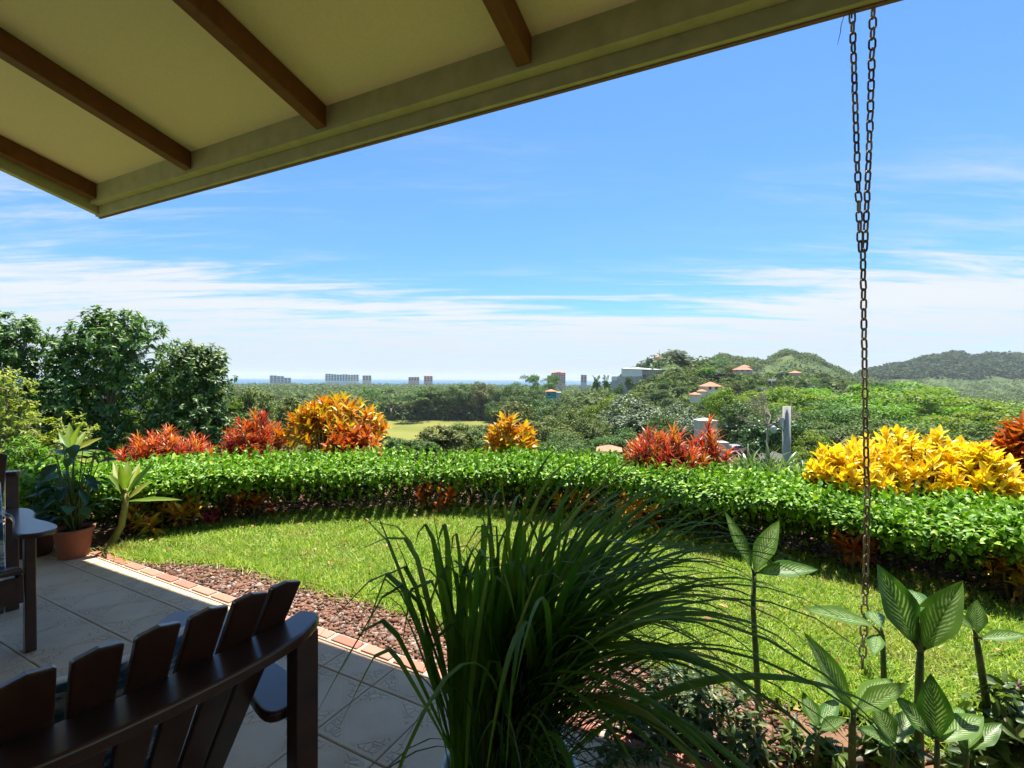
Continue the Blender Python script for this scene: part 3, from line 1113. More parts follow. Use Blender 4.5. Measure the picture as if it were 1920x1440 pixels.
def build_hedge():
    H = thing('clipped_hedge', 'long low clipped green hedge curving round the lawn', 'hedge', tuple(HC[len(HC) // 2]))
    off = np.array(H.location)
    g = np.random.default_rng(3)
    npt = len(HCa)
    def top_z(i):                    # gently uneven top
        return .50 + .02 * np.sin(i * .11) + .015 * np.sin(i * .37 + 1)
    DEP = .98
    L = []
    def put(n, a_rng, z_fn, d_fn, nr_fn, size):
        i = g.integers(0, npt, n)
        a = g.uniform(*a_rng, n)
        return i, a
    parts = []
    # top
    n = 56000
    i = g.integers(0, npt, n); a = g.uniform(-.12, DEP, n)
    z = top_z(i) + g.normal(0, .018, n) - .11 * g.random(n) ** 2 + .02 * np.sin(i * .5 + a * 9) - .05 * np.clip((-.02 - a) / .08, 0, 1) ** 2
    p = HCa[i] + HNa[i] * a[:, None]; p[:, 2] = z
    nr = unit(np.array([0, 0, 1.0]) + g.normal(0, .55, (n, 3)))
    d = unit(np.cross(nr, rand_dir(n, g)) + np.array([0, 0, .35]))
    parts.append((p, d, nr, g.uniform(.028, .062, n)))
    # front face, undercut towards the foot
    n = 7600
    i = g.integers(0, npt, n)
    zmin = .08 + .05 * np.sin(i * .083) + .03 * np.sin(i * .21 + 2)
    z = .47 - (.47 - zmin) * g.random(n) ** 1.2
    a = -.08 + .24 * ((.5 - z) / .38) + g.exponential(.16, n) + .03 * np.sin(i * .23) * np.cos(z * 22)
    p = HCa[i] + HNa[i] * a[:, None]; p[:, 2] = z + g.normal(0, .01, n)
    nr = unit(-HNa[i] + np.array([0, 0, .45]) + g.normal(0, .5, (n, 3)))
    d = unit(np.cross(nr, rand_dir(n, g)) + np.array([0, 0, -.5]))
    parts.append((p, d, nr, g.uniform(.04, .072, n)))
    # overhanging lip of the cut top
    n = 12000
    i = g.integers(0, npt, n); a = g.uniform(-.15, .03, n) + .02 * np.sin(i * .31)
    z = top_z(i) - .005 - .05 * g.random(n) - .10 * np.clip((-.08 - a) / .07, 0, 1) * g.random(n)
    p = HCa[i] + HNa[i] * a[:, None]; p[:, 2] = z
    nr = unit(np.array([0, 0, 1.0]) - HNa[i] * .35 + g.normal(0, .5, (n, 3)))
    d = unit(np.cross(nr, rand_dir(n, g)) + np.array([0, 0, -.1]))
    parts.append((p, d, nr, g.uniform(.032, .060, n)))
    # inside and back
    n = 5000
    i = g.integers(0, npt, n); a = g.uniform(.2, DEP, n)
    z = .46 - .36 * g.random(n) ** 1.1
    p = HCa[i] + HNa[i] * a[:, None]; p[:, 2] = z
    parts.append((p, rand_dir(n, g), rand_dir(n, g), g.uniform(.045, .08, n)))
    # stray shoots above the cut and hanging light leaves
    n = 1100
    i = g.integers(0, npt, n); a = g.uniform(-.05, DEP, n)
    p = HCa[i] + HNa[i] * a[:, None]; p[:, 2] = top_z(i) + g.uniform(.02, .085, n)
    parts.append((p, unit(rand_dir(n, g) * .6 + np.array([0, 0, .7])), rand_dir(n, g), g.uniform(.04, .065, n)))
    P = np.concatenate([q[0] for q in parts]); D = np.concatenate([q[1] for q in parts]); N_ = np.concatenate([q[2] for q in parts]); S = np.concatenate([q[3] for q in parts])
    me = leaf_mesh('foliage', P - off, D, N_, S, S * .62, OVATE, m_hedge)
    tag(mesh_obj('foliage', me, H), kind='stuff')
    # bare twigs added inside, coloured dark to deepen the hedge's shade
    n = 21000
    i = g.integers(0, npt, n); a = g.uniform(0.04, DEP - .05, n)
    p = HCa[i] + HNa[i] * a[:, None]; p[:, 2] = g.uniform(.03, .40, n)
    d = unit(rand_dir(n, g) * np.array([1, 1, .5]) + np.array([0, 0, .55]))
    S = g.uniform(.10, .24, n)
    me = leaf_mesh('twigs', p - off, d, rand_dir(n, g), S, g.uniform(.006, .013, n), STRAP, m_twigs)
    tag(mesh_obj('twigs', me, H), kind='stuff')
    # stems
    q = 3
    while q < npt - 4:
        q += random.choice((2, 3, 5, 6, 8))
        q = min(q, npt - 1)
        base = HC[q] + HCN[q] * random.uniform(.15, .75)
        mb = MB()
        for s_ in range(random.choice((1, 2, 2, 3))):
            b = base + Vector((random.uniform(-.03, .03), random.uniform(-.03, .03), -.05))
            tp = b + Vector((random.uniform(-.13, .13), random.uniform(-.1, .1), random.uniform(.36, .5)))
            md = b.lerp(tp, .5) + Vector((random.uniform(-.04, .04), random.uniform(-.04, .04), 0))
            r0 = random.uniform(.006, .015)
            o_ = Vector(off)
            mb.tube([b - o_, md - o_, tp - o_], [r0, r0 * .8, r0 * .4], 5)
        mb.build('stem', m_bark, H)


build_hedge()

# ---- crotons and cordylines behind the hedge
m_stem = flat('shrub_stem', (0.16, 0.10, 0.055), .9, .1, .25, 25, .4, .004)
m_cro_y = leaf_mat('yellow_croton_leaf', [(0, (0.76, 0.44, 0.012)), (0.2, (0.86, 0.62, 0.018)), (0.75, (0.90, 0.73, 0.03)), (0.95, (0.82, 0.74, 0.06)), (1, (0.52, 0.52, 0.05))], rough=.38, spec=.45, trans=.32, tcol=(1.15, 1.0, .3), by='object', patchy=.22)
m_cro_yi = leaf_mat('yellow_croton_inner_leaf', [(0, (0.76, 0.44, 0.012)), (0.2, (0.86, 0.62, 0.018)), (0.75, (0.90, 0.73, 0.03)), (0.95, (0.82, 0.74, 0.06)), (1, (0.52, 0.52, 0.05))], rough=.38, spec=.45, trans=.32, tcol=(1.15, 1.0, .3), obj_var=0, patchy=.22)
m_cro_o = leaf_mat('orange_croton_leaf', [(0, (0.50, 0.09, 0.012)), (0.3, (0.68, 0.24, 0.015)), (0.6, (0.78, 0.46, 0.02)), (0.85, (0.62, 0.50, 0.03)), (1, (0.24, 0.30, 0.03))], rough=.38, spec=.45, trans=.32, tcol=(1.15, 1.0, .3), by='object', patchy=.5)
m_cro_oi = leaf_mat('orange_croton_inner_leaf', [(0, (0.50, 0.09, 0.012)), (0.3, (0.68, 0.24, 0.015)), (0.6, (0.78, 0.46, 0.02)), (0.85, (0.62, 0.50, 0.03)), (1, (0.24, 0.30, 0.03))], rough=.38, spec=.45, trans=.32, tcol=(1.15, 1.0, .3), obj_var=0, patchy=.5)
m_cro_r = leaf_mat('red_croton_leaf', [(0, (0.28, 0.035, 0.012)), (0.4, (0.50, 0.085, 0.015)), (0.8, (0.62, 0.17, 0.02)), (1, (0.36, 0.20, 0.03))], rough=.38, spec=.45, trans=.32, tcol=(1.2, .9, .4), by='object', patchy=.4)
m_cro_ri = leaf_mat('red_croton_inner_leaf', [(0, (0.28, 0.035, 0.012)), (0.4, (0.50, 0.085, 0.015)), (0.8, (0.62, 0.17, 0.02)), (1, (0.36, 0.20, 0.03))], rough=.38, spec=.45, trans=.32, tcol=(1.2, .9, .4), obj_var=0, patchy=.4)
m_cor = leaf_mat('cordyline_leaf', [(0, (0.101, 0.0119, 0.00893)), (0.3, (0.344, 0.0277, 0.0134)), (0.6, (0.526, 0.0713, 0.0163)), (0.85, (0.627, 0.19, 0.0371)), (1, (0.263, 0.174, 0.0371))], rough=.42, spec=.35, trans=.35, tcol=(1.2, .9, .35), obj_var=.25)
m_cor_p = leaf_mat('pink_cordyline_leaf', [(0, (0.45, 0.02, 0.07)), (0.5, (0.62, 0.04, 0.13)), (1, (0.70, 0.14, 0.22))], rough=.4, spec=.4, trans=.35, tcol=(1.2, .7, .8), obj_var=.2)
m_strap = leaf_mat('strap_leaf', [(0, (0.04, 0.09, 0.02)), (0.6, (0.09, 0.16, 0.035)), (1, (0.20, 0.25, 0.09))], rough=.4, spec=.4, trans=.3, obj_var=.2)


def croton_leaf_meshes(mat, L=.15, W=.052):
    o = []
    for q in range(6):
        V, F, uv = big_leaf(L * random.uniform(.85, 1.15), W * random.uniform(.85, 1.2), fold=random.uniform(.2, .5), droop=random.uniform(.08, .35), ns=6, nw=1, wave=.04, seed=q)
        me = np_mesh('leaf', V, F, mat, uv, True)
        CROV[me.name] = (V, F, uv)
        o.append(me)
    return o


CROV = {}
CRO = {'y': croton_leaf_meshes(m_cro_y, .112, .040), 'o': croton_leaf_meshes(m_cro_o), 'r': croton_leaf_meshes(m_cro_r, .14, .05)}
CROM = {'y': m_cro_yi, 'o': m_cro_oi, 'r': m_cro_ri}


def shrub_tops(w_, dp, n, h, rs, spiky=.12):
    """rosette points over a domed mass, in the shrub's own frame"""
    pts = []
    for q in range(n):
        for _ in range(60):
            x = rs.uniform(-1, 1); y = rs.uniform(-1, 1)
            if x * x + y * y > 1: continue
            z = h * (.40 + .60 * math.sqrt(max(0, 1 - .9 * (x * x + y * y)))) * rs.uniform(1 - spiky, 1 + spiky * .5)
            p = Vector((x * w_ / 2, y * dp / 2, z))
            if all((p - o).length > .055 for o in pts):
                pts.append(p)
                break
    return pts


def croton(kind, label, u, vtop, d, wpx, seed, n=26, group=None, low=False):
    rs = random.Random(seed)
    top = at(u, vtop, d)
    zg = -.03 if low else max(tz(top.x, top.y), -1.0)
    w_ = wpx * d / FPX
    h = top.z - zg
    root = thing('croton_shrub', label, 'shrub', (top.x, top.y, zg), 0, group)
    pts = shrub_tops(w_, min(w_, .9), n if low else int(n * (5.2 if kind == 'y' else 4.0)), h, rs, .05 if low else (.17 if kind == 'y' else .24))
    pts.sort(key=lambda p: -p.z + p.y * .25)
    left = 296
    eV, eF, eU, eo = [], [], [], 0
    for kk, p in enumerate(pts):
        base = Vector((p.x * .35, p.y * .35, max(.0, p.z - h * .8)))
        md = base.lerp(p, .55) + Vector((p.x * .12, p.y * .12, 0))
        if kk < n:
            MB().tube([base, md, p + Vector((0, 0, -.02))], [.012, .009, .006], 5).build('stem', m_stem, root)
        nl = rs.randint(10, 14)
        ax = (p - Vector((0, 0, p.z * .55))).normalized()
        ax = (ax + Vector((0, 0, .9))).normalized()
        for q in range(nl):
            an = q * 2.4 + rs.uniform(-.3, .3)
            tilt = R(16 + 66 * (q / nl) + rs.uniform(-8, 8))
            rad = Vector((math.cos(an), math.sin(an), 0))
            dr = (rad * math.sin(tilt) + Vector((0, 0, 1)) * math.cos(tilt))
            dr = ax.to_track_quat('Z', 'Y') @ dr
            nr = (Vector((0, 0, 1)) * math.sin(tilt) - rad * math.cos(tilt))
            nr = ax.to_track_quat('Z', 'Y') @ nr
            b = p - ax * (.11 * q / nl - .02)
            M_ = frame_mat(b, b + dr, nr) @ Matrix.Scale(rs.uniform(.8, 1.2) * (.68 if low else 1), 4)
            me = rs.choice(CRO[kind])
            if left > 0:
                left -= 1
                o = mesh_obj('leaf', me, root)
                o.matrix_local = M_
            else:
                V0, F0, U0 = CROV[me.name]
                m3 = np.array(M_)
                eV.append(V0 @ m3[:3, :3].T + m3[:3, 3]); eF.append(F0 + eo); eU.append(U0); eo += len(V0)
    if eV:
        me = np_mesh('lower_foliage', np.concatenate(eV), np.concatenate(eF), CROM[kind], np.concatenate(eU), True)
        tag(mesh_obj('lower_foliage', me, root), kind='stuff')
    return root


def cordy_rosettes(mat, L=.17, W=.0145, n=28):
    o = []
    for s_ in range(4):
        g = np.random.default_rng(40 + s_)
        an = np.arange(n) * 2.4 + g.uniform(-.3, .3, n)
        tilt = np.radians(np.linspace(10, 88, n) + g.uniform(-9, 9, n))
        rad = np.stack([np.cos(an), np.sin(an), np.zeros(n)], 1)
        up = np.array([0, 0, 1.0])
        d = rad * np.sin(tilt)[:, None] + up * np.cos(tilt)[:, None]
        nr = up * np.sin(tilt)[:, None] - rad * np.cos(tilt)[:, None]
        c = -up[None] * np.linspace(0, .10, n)[:, None]
        # a longer strap of two bent pieces
        T = np.array([(0, 0, 0), (.35, .15, .02), (-.35, .15, .02), (.5, .4, .04), (-.5, .4, .04), (.42, .68, -.02), (-.42, .68, -.02), (.2, .88, -.13), (-.2, .88, -.13), (0, 1, -.24)])
        F = np.array([(0, 1, 2), (1, 3, 4), (1, 4, 2), (3, 5, 6), (3, 6, 4), (5, 7, 8), (5, 8, 6), (7, 9, 8)])
        o.append(leaf_mesh('rosette', c, d, nr, g.uniform(.7, 1.15, n) * L, g.uniform(.8, 1.2, n) * W, (T, F), mat))
    return o


ROS = {'red': cordy_rosettes(m_cor), 'pink': cordy_rosettes(m_cor_p, .22, .05, 11), 'green': cordy_rosettes(m_strap, .42, .03, 18)}


def cordyline(kind, label, u, vtop, d, wpx, seed, n=26, h=None, name='cordyline_shrub', sc=1.0, group=None):
    rs = random.Random(seed)
    top = at(u, vtop, d)
    zg = tz(top.x, top.y)
    w_ = wpx * d / FPX
    h = top.z - zg - .14 * sc
    root = thing(name, label, 'shrub', (top.x, top.y, zg), 0, group)
    for p in shrub_tops(w_ * .9, min(w_, .8), n if kind != 'red' else int(n * 2.7), max(h, .1), rs, .22):
        base = Vector((p.x * .5, p.y * .5, 0))
        if kind != 'green':
            MB().tube([base, base.lerp(p, .6) + Vector((p.x * .08, 0, 0)), p], [.012, .009, .007], 5).build('stem', m_stem, root)
        o = mesh_obj('rosette', rs.choice(ROS[kind]), root)
        tilt = Vector((p.x / max(w_, .1) * 1.1, p.y / max(w_, .1) * .8, 1)).normalized()
        o.matrix_local = Matrix.Translation(p) @ tilt.to_track_quat('Z', 'Y').to_matrix().to_4x4() @ Matrix.Rotation(rs.uniform(0, 6.28), 4, 'Z') @ Matrix.Scale(sc * rs.uniform(.8, 1.15), 4)
    return root


cordyline('red', 'orange red spiky cordyline clump in front of the dark left tree', 308, 800, 5.9, 185, 1, 34)
cordyline('red', 'dark red spiky cordyline left of the big orange and yellow croton', 478, 776, 6.4, 105, 2, 26)
croton('o', 'big rounded croton shrub in mixed orange, yellow and green', 625, 764, 6.6, 190, 3, 27)
croton('r', 'low red croton at the lower right of the big orange croton', 660, 815, 6.1, 95, 33, 12)
croton('o', 'small orange croton alone behind the middle of the hedge', 958, 795, 6.2, 88, 4, 12)
cordyline('red', 'bright red spiky cordyline mass by the grey gate pillar', 1245, 806, 5.0, 165, 5, 36)
cordyline('red', 'red cordyline leaves covering the right side of the gate pillar', 1338, 812, 5.1, 60, 66, 6)
cordyline('red', 'tall red cordyline shoot rising beside the grey gate pillar', 1318, 776, 5.2, 62, 6, 4)
croton('y', 'large bright yellow croton shrub behind right end of the hedge', 1715, 832, 4.3, 330, 7, 27)
croton('y', 'lower yellow croton shrub left of the chain behind the hedge', 1590, 855, 4.1, 130, 27, 16)
croton('y', 'yellow croton shrub at the right of the big yellow one', 1845, 862, 3.9, 120, 28, 18)
croton('r', 'dark red croton shrub at the right edge behind the hedge', 1915, 832, 4.0, 75, 8, 20)
cordyline('pink', 'magenta broad leaved cordyline peeping over the yellow croton', 1578, 834, 5.0, 40, 9, 3, sc=.8)
cordyline('pink', 'second magenta cordyline shoot just left of the chain', 1610, 838, 5.0, 24, 19, 2, sc=.6)
cordyline('pink', 'pink leaved cordyline low under the left half of the hedge', 402, 955, 4.62, 44, 10, 4, sc=.62)
for (u, v, d, wd, sd, lb) in [(285, 925, 4.6, 70, 11, 'orange croton showing under the hedge near the leaning cane'), (345, 940, 4.9, 60, 12, 'small orange croton under the hedge left of the pink leaves'),
                              (825, 932, 5.35, 60, 13, 'orange red croton showing under the middle of the hedge'), (1075, 935, 4.95, 65, 14, 'orange croton under the hedge behind the lemongrass top'),
                              (1190, 960, 4.7, 80, 15, 'low orange croton under the hedge right of the lemongrass'), (470, 945, 5.0, 60, 16, 'dull red croton under the hedge left of centre'),
                              (1895, 1080, 3.45, 45, 17, 'orange croton under the right end of the hedge'), (1600, 1035, 4.2, 50, 18, 'red croton under the hedge right of the tall dumb cane')]:
    hq = min(range(len(HC)), key=lambda q: abs(HC[q].x / HC[q].y - (u - 960) / FPX))
    fp = HC[hq] + HCN[hq] * .07
    croton('r' if sd in (13, 16, 18) else 'o', lb, 960 + FPX * fp.x / fp.y, 711 + (CAM.z - .25) * FPX / fp.y, fp.y, wd * 1.25, sd, 9, low=True)
cordyline('green', 'grey green strap leaved clump by the wooden pole', 1425, 858, 7.6, 150, 20, 14, name='strap_leaf_plant', sc=1.1)
cordyline('green', 'green strap leaved clump at the foot of the wooden pole', 1500, 868, 8.2, 110, 21, 10, name='strap_leaf_plant', sc=1.0)
cordyline('green', 'thin strap leaved clump left of the red cordyline mass', 1160, 848, 6.2, 45, 22, 5, name='strap_leaf_plant', sc=.6)
cordyline('green', 'strap leaved plants at the left behind the hedge end', 175, 880, 5.2, 110, 23, 9, name='strap_leaf_plant', sc=.9)

# ---- lemongrass clump in its pot, in the shade of the roof
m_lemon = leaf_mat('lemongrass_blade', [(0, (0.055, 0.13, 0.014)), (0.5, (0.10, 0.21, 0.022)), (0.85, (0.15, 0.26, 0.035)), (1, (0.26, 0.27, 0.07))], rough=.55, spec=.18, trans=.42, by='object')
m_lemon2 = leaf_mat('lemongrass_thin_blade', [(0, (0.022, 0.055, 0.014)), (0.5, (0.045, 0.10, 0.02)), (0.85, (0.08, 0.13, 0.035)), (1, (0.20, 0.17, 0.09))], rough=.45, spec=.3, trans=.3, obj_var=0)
m_terra = flat('terracotta', (0.30, 0.105, 0.055), .8, .25, .14, 9, .2, .003)
m_pot_w = flat('white_glazed_pot', (0.62, 0.64, 0.66), .35, .5, .05, 5)
m_potsoil = flat('potting_soil', (0.035, 0.025, 0.018), .95, .1, .3, 50, .8, .01)


def blade_strip(L, W, a0, curl, kink=0.0, kpos=.7, ns=14, p=1.6, wob=0.0):
    """long grass blade in the YZ plane from the origin; a0 lean from the vertical, curl in total"""
    V, uv, F = [], [], []
    y = z = 0.0
    for i in range(ns + 1):
        s = i / ns
        an = a0 + curl * s ** p + (kink if s > kpos else 0) * min(1, (s - kpos) / .12 if s > kpos else 0)
        if i:
            y += math.sin(an) * L / ns; z += math.cos(an) * L / ns
        wd = W * (min(1, .35 + s * 1.35) if s < .48 else max(.03, 1 - ((s - .48) / .52) ** 1.45))
        nx, nz_ = -math.cos(an), math.sin(an)
        x0 = wob * math.sin(s * 3.0) * L
        V += [(x0 - wd / 2, y - nx * wd * .10, z - nz_ * wd * .10), (x0, y + nx * wd * .10, z + nz_ * wd * .10), (x0 + wd / 2, y - nx * wd * .10, z - nz_ * wd * .10)]
        uv += [(0, s), (.5, s), (1, s)]
    for i in range(ns):
        a = i * 3
        F += [(a, a + 1, a + 4, a + 3), (a + 1, a + 2, a + 5, a + 4)]
    return np.array(V), np.array(F), np.array(uv)


def pot(root, R0, h, mat, z0=0.0):
    MB().lathe([(0, z0 + .004), (R0 * .72, z0), (R0 * .75, z0 + .01), (R0 * .95, z0 + h * .86), (R0 * .97, z0 + h * .87), (R0 * 1.03, z0 + h * .88), (R0 * 1.05, z0 + h), (R0 * .97, z0 + h), (R0 * .93, z0 + h * .86)], 28).build('pot', mat, root)
    MB().lathe([(0, z0 + h * .88), (R0 * .5, z0 + h * .89), (R0 * .935, z0 + h * .865)], 20).build('soil', m_potsoil, root)


def lemongrass():
    base = Vector((.0, 1.45, 0))
    root = thing('lemongrass_plant', 'big dark green lemongrass clump arching over the terrace edge', 'plant', base)
    pot(root, .20, .22, m_pot_w)
    rs = random.Random(5)
    def add(L, W, a0, curl, az, kink=0, kpos=.7, p=1.6, spread=.11, off=None):
        V, F, uv = blade_strip(L, W, a0, curl, kink, kpos, p=p, wob=rs.uniform(-.02, .02))
        me = np_mesh('blade', V, F, m_lemon, uv, True)
        o = mesh_obj('blade', me, root)
        q = rs.uniform(0, 6.28); r = spread * rs.random() ** .5
        o.location = off if off else (math.cos(q) * r, math.sin(q) * r * .8, .20)
        o.rotation_euler = (0, 0, az - math.pi / 2)      # +Y of the blade towards azimuth az
    # broad upright blades, folded over at the tips (left of the clump)
    for q in range(74):
        az = R(rs.uniform(40, 320))
        add(rs.uniform(.62, 1.0), rs.uniform(.016, .034), R(rs.uniform(0, 16)), R(rs.uniform(2, 22)), az, R(rs.choice((0, 60, 110, 130, 140))), rs.uniform(.72, .88), off=(rs.uniform(-.17, .08), rs.uniform(-.10, .08), .2))
    # single long leaves out to the left
    for az, a0, cu, L, kk in ((178, 24, 12, .92, 118), (168, 20, 16, 1.0, 105), (188, 15, 10, .95, 128), (172, 9, 14, 1.0, 140), (182, 28, 8, .72, 120), (160, 12, 12, 1.02, 95)):
        add(L, .032, R(a0), R(cu), R(az), R(kk), rs.uniform(.55, .72), off=(-.15 + rs.uniform(-.04, .02), rs.uniform(-.05, .05), .2))
    # tall ones rising to the right
    for q in range(40):
        az = R(rs.uniform(-45, 60))
        add(rs.uniform(.85, 1.2), rs.uniform(.020, .034), R(rs.uniform(2, 24)), R(rs.uniform(60, 125)), az, 0, p=rs.uniform(1.6, 2.6))
    # the big fountain to the right
    for q in range(128):
        az = R(rs.gauss(0, 42))
        add(rs.uniform(.80, 1.42), rs.uniform(.010, .022), R(rs.uniform(3, 27)), R(rs.uniform(80, 150)), az, 0, p=rs.uniform(1.6, 2.9))
    for q in range(36):
        az = R(rs.uniform(-110, 95))
        add(rs.uniform(.5, .85), rs.uniform(.007, .013), R(rs.uniform(4, 35)), R(rs.uniform(30, 110)), az, 0)
    # broad dark blades in front, hanging over to the right
    for az, a0, cu, L in ((-20, 24, 110, 1.1), (-35, 30, 105, 1.0), (-10, 36, 90, 1.15), (-55, 22, 120, 1.0), (-5, 16, 125, 1.2), (10, 26, 110, 1.1), (-28, 14, 135, 1.1)):
        add(L, .040, R(a0), R(cu), R(az), 0)
    # finest blades and dry litter of the clump as one mass
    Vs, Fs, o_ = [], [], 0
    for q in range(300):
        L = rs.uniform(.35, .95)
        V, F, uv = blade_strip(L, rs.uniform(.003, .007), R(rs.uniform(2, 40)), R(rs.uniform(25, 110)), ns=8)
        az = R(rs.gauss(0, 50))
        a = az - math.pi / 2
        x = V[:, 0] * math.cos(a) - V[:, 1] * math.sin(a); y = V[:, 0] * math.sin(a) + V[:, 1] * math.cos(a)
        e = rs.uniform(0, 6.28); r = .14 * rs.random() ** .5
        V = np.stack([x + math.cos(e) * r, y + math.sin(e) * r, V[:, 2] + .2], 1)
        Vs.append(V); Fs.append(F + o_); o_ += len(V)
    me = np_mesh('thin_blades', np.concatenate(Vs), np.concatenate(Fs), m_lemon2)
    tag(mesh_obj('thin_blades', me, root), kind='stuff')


lemongrass()

# ---- dumb canes (spotted leaves on bare stems)
m_dumb, k, out = new_mat('dumb_cane_leaf')
tcn = k.n('ShaderNodeTexCoord')
sx = k.n('ShaderNodeSeparateXYZ', Vector=tcn.outputs['UV'])
q_ = k.math('ABSOLUTE', k.math('MULTIPLY_ADD', sx.outputs[0], 2.0, -1.0))
vein = k.math('SUBTRACT', k.math('MULTIPLY', sx.outputs[1], 13.0), k.math('MULTIPLY', q_, 4.2))
oi = k.n('ShaderNodeObjectInfo')
nz = k.noise(k.n('ShaderNodeCombineXYZ', X=k.math('MULTIPLY', q_, 2.2), Y=k.math('MULTIPLY_ADD', sx.outputs[1], 5.0, k.math('MULTIPLY', oi.outputs['Random'], 40.0)), Z=k.math('GREATER_THAN', sx.outputs[0], .5)).outputs[0], 2.6, 4, .6, .4)
st = k.math('SINE', k.math('MULTIPLY_ADD', nz, 3.0, k.math('MULTIPLY', vein, 6.28)))
st = k.math('MULTIPLY', k.smooth(st, .05, .55), k.math('MULTIPLY', k.math('SUBTRACT', 1.0, k.smooth(q_, .42, .74)), k.smooth(nz, .34, .50)))
st = k.math('MULTIPLY', st, k.math('MULTIPLY', k.smooth(sx.outputs[1], .05, .18), k.math('SUBTRACT', 1.0, k.smooth(sx.outputs[1], .80, .93))))
mid = k.math('LESS_THAN', q_, .045)
g_ = k.mix(oi.outputs['Random'], (0.055, 0.14, 0.022, 1), (0.13, 0.235, 0.035, 1))
c = k.mix(k.math('MULTIPLY', st, .85), g_, (0.44, 0.53, 0.27, 1))
c = k.mix(k.math('MULTIPLY', mid, .6), c, (0.06, 0.12, 0.03, 1))
p = k.n('ShaderNodeBsdfPrincipled', Base_Color=c, Roughness=.38)
p.inputs['Specular IOR Level'].default_value = .4
tl = k.n('ShaderNodeBsdfTranslucent', Color=k.mix(1.0, c, (1.2, 1.3, .5, 1), 'MULTIPLY'))
k.set(out.inputs[0], k.n('ShaderNodeMixShader', i0=.42, i1=p.outputs[0], i2=tl.outputs[0]).outputs[0])
m_cane, k, out = new_mat('cane_stem')
tcn = k.n('ShaderNodeTexCoord')
nz = k.noise(tcn.outputs['Object'], 20, 5, .6)
sx = k.n('ShaderNodeSeparateXYZ', Vector=tcn.outputs['Object'])
ring = k.math('SINE', k.math('MULTIPLY_ADD', nz, 2.0, k.math('MULTIPLY', sx.outputs[2], 190.0)))
c = k.ramp(nz, [(.3, (0.045, 0.075, 0.02)), (.7, (0.11, 0.15, 0.04))])
c = k.mix(k.math('MULTIPLY', k.smooth(ring, .8, 1.0), .4), c, (0.16, 0.13, 0.08, 1))
principled(k, out, c, .55, .3, ring, .12, .002)
m_cane_y = leaf_mat('yellow_cane_leaf', [(0, (0.14, 0.24, 0.03)), (0.6, (0.22, 0.30, 0.04)), (1, (0.36, 0.36, 0.06))], rough=.38, spec=.45, trans=.4, by='object')
m_cane_st_y = flat('yellow_cane_stem', (0.26, 0.25, 0.06), .55, .35, .25, 14, .2, .003)
m_dkleaf = leaf_mat('dark_pot_leaf', [(0, (0.018, 0.06, 0.022)), (0.6, (0.035, 0.10, 0.03)), (1, (0.07, 0.15, 0.045))], rough=.35, spec=.45, trans=.3, by='object')


def leaf_at(root, base, tip, width, mat, toward=None, droop=.10, fold=.16, peak=.42, name='leaf', wave=.02, petiole=True, seed=0, stem_mat=None):
    o_ = Vector(root.location)
    base = Vector(base); tip = Vector(tip)
    L = (tip - base).length
    V, F, uv = big_leaf(L, width, fold, droop, ns=12, nw=2, peak=peak, wave=wave, seed=seed)
    me = np_mesh(name, V, F, mat, uv, True)
    o = mesh_obj(name, me, root)
    nr = toward if toward is not None else (CAM - base).normalized() * .7 + Vector((0, 0, .8))
    o.matrix_local = Matrix.Translation(-o_) @ frame_mat(base, tip, nr)
    return o


def dumb_cane(label, stem_px, leaves, d, r=.013, leaf_mat_=None, stem_mat_=None, name='dumb_cane_plant', to_ground=True):
    """stem_px: pixels from the foot upwards; leaves: (base px, tip px, depth shift of tip, width m)"""
    foot = at(stem_px[0][0], stem_px[0][1], d)
    root = thing(name, label, 'plant', (foot.x, foot.y, 0.0))
    o_ = Vector(root.location)
    pts = [at(u, v, d) for u, v in stem_px]
    if to_ground:
        pts[0] = Vector((pts[0].x, pts[0].y, -.02))
    MB().tube([p - o_ for p in pts], [r * (1 - .35 * i / max(len(pts) - 1, 1)) for i in range(len(pts))], 10).build('stem', stem_mat_ or m_cane, root)
    for q, lf in enumerate(leaves):
        (bu, bv), (tu, tv), dd, wd = lf[:4]
        b = at(bu, bv, d); t_ = at(tu, tv, d + dd)
        joint = pts[-1]
        MB().tube([joint - o_, joint.lerp(b, .5) - o_ + Vector((0, 0, .004)), b - o_ + (t_ - b) * .03], [r * .55, r * .42, r * .3], 7).build('petiole', stem_mat_ or m_cane, root)
        leaf_at(root, b, t_, wd, leaf_mat_ or m_dumb, toward=lf[4] if len(lf) > 4 else None, seed=q + int(bu), droop=.08)
    return root


dumb_cane('tall dumb cane with three spotted leaves by the lemongrass', [(1424, 1330), (1418, 1240), (1412, 1140), (1414, 1078)],
          [((1414, 1074), (1459, 972), .05, .085), ((1420, 1074), (1536, 1062), -.02, .085), ((1410, 1066), (1362, 958), .10, .055)], 1.95, .013)
dumb_cane('dumb cane with one long leaf crossing the chain', [(1660, 1345), (1657, 1260), (1655, 1195)],
          [((1638, 1172), (1510, 1134), -.05, .085), ((1652, 1176), (1630, 1140), .14, .07), ((1646, 1190), (1638, 1224), -.12, .06)], 1.95, .013)
dumb_cane('dumb cane with two big upright leaves at the right', [(1724, 1425), (1722, 1340), (1724, 1260), (1726, 1224)],
          [((1714, 1206), (1652, 1060), .03, .125), ((1733, 1218), (1800, 1088), -.03, .125), ((1720, 1150), (1708, 1098), .18, .09), ((1716, 1180), (1690, 1130), .15, .06)], 1.72, .016)
dumb_cane('dumb cane with small leaves at the right edge', [(1858, 1415), (1850, 1320), (1836, 1230), (1830, 1196)],
          [((1831, 1188), (1832, 1124), .03, .062), ((1838, 1198), (1928, 1186), -.02, .05), ((1826, 1180), (1776, 1138), .05, .04)], 1.75, .014)
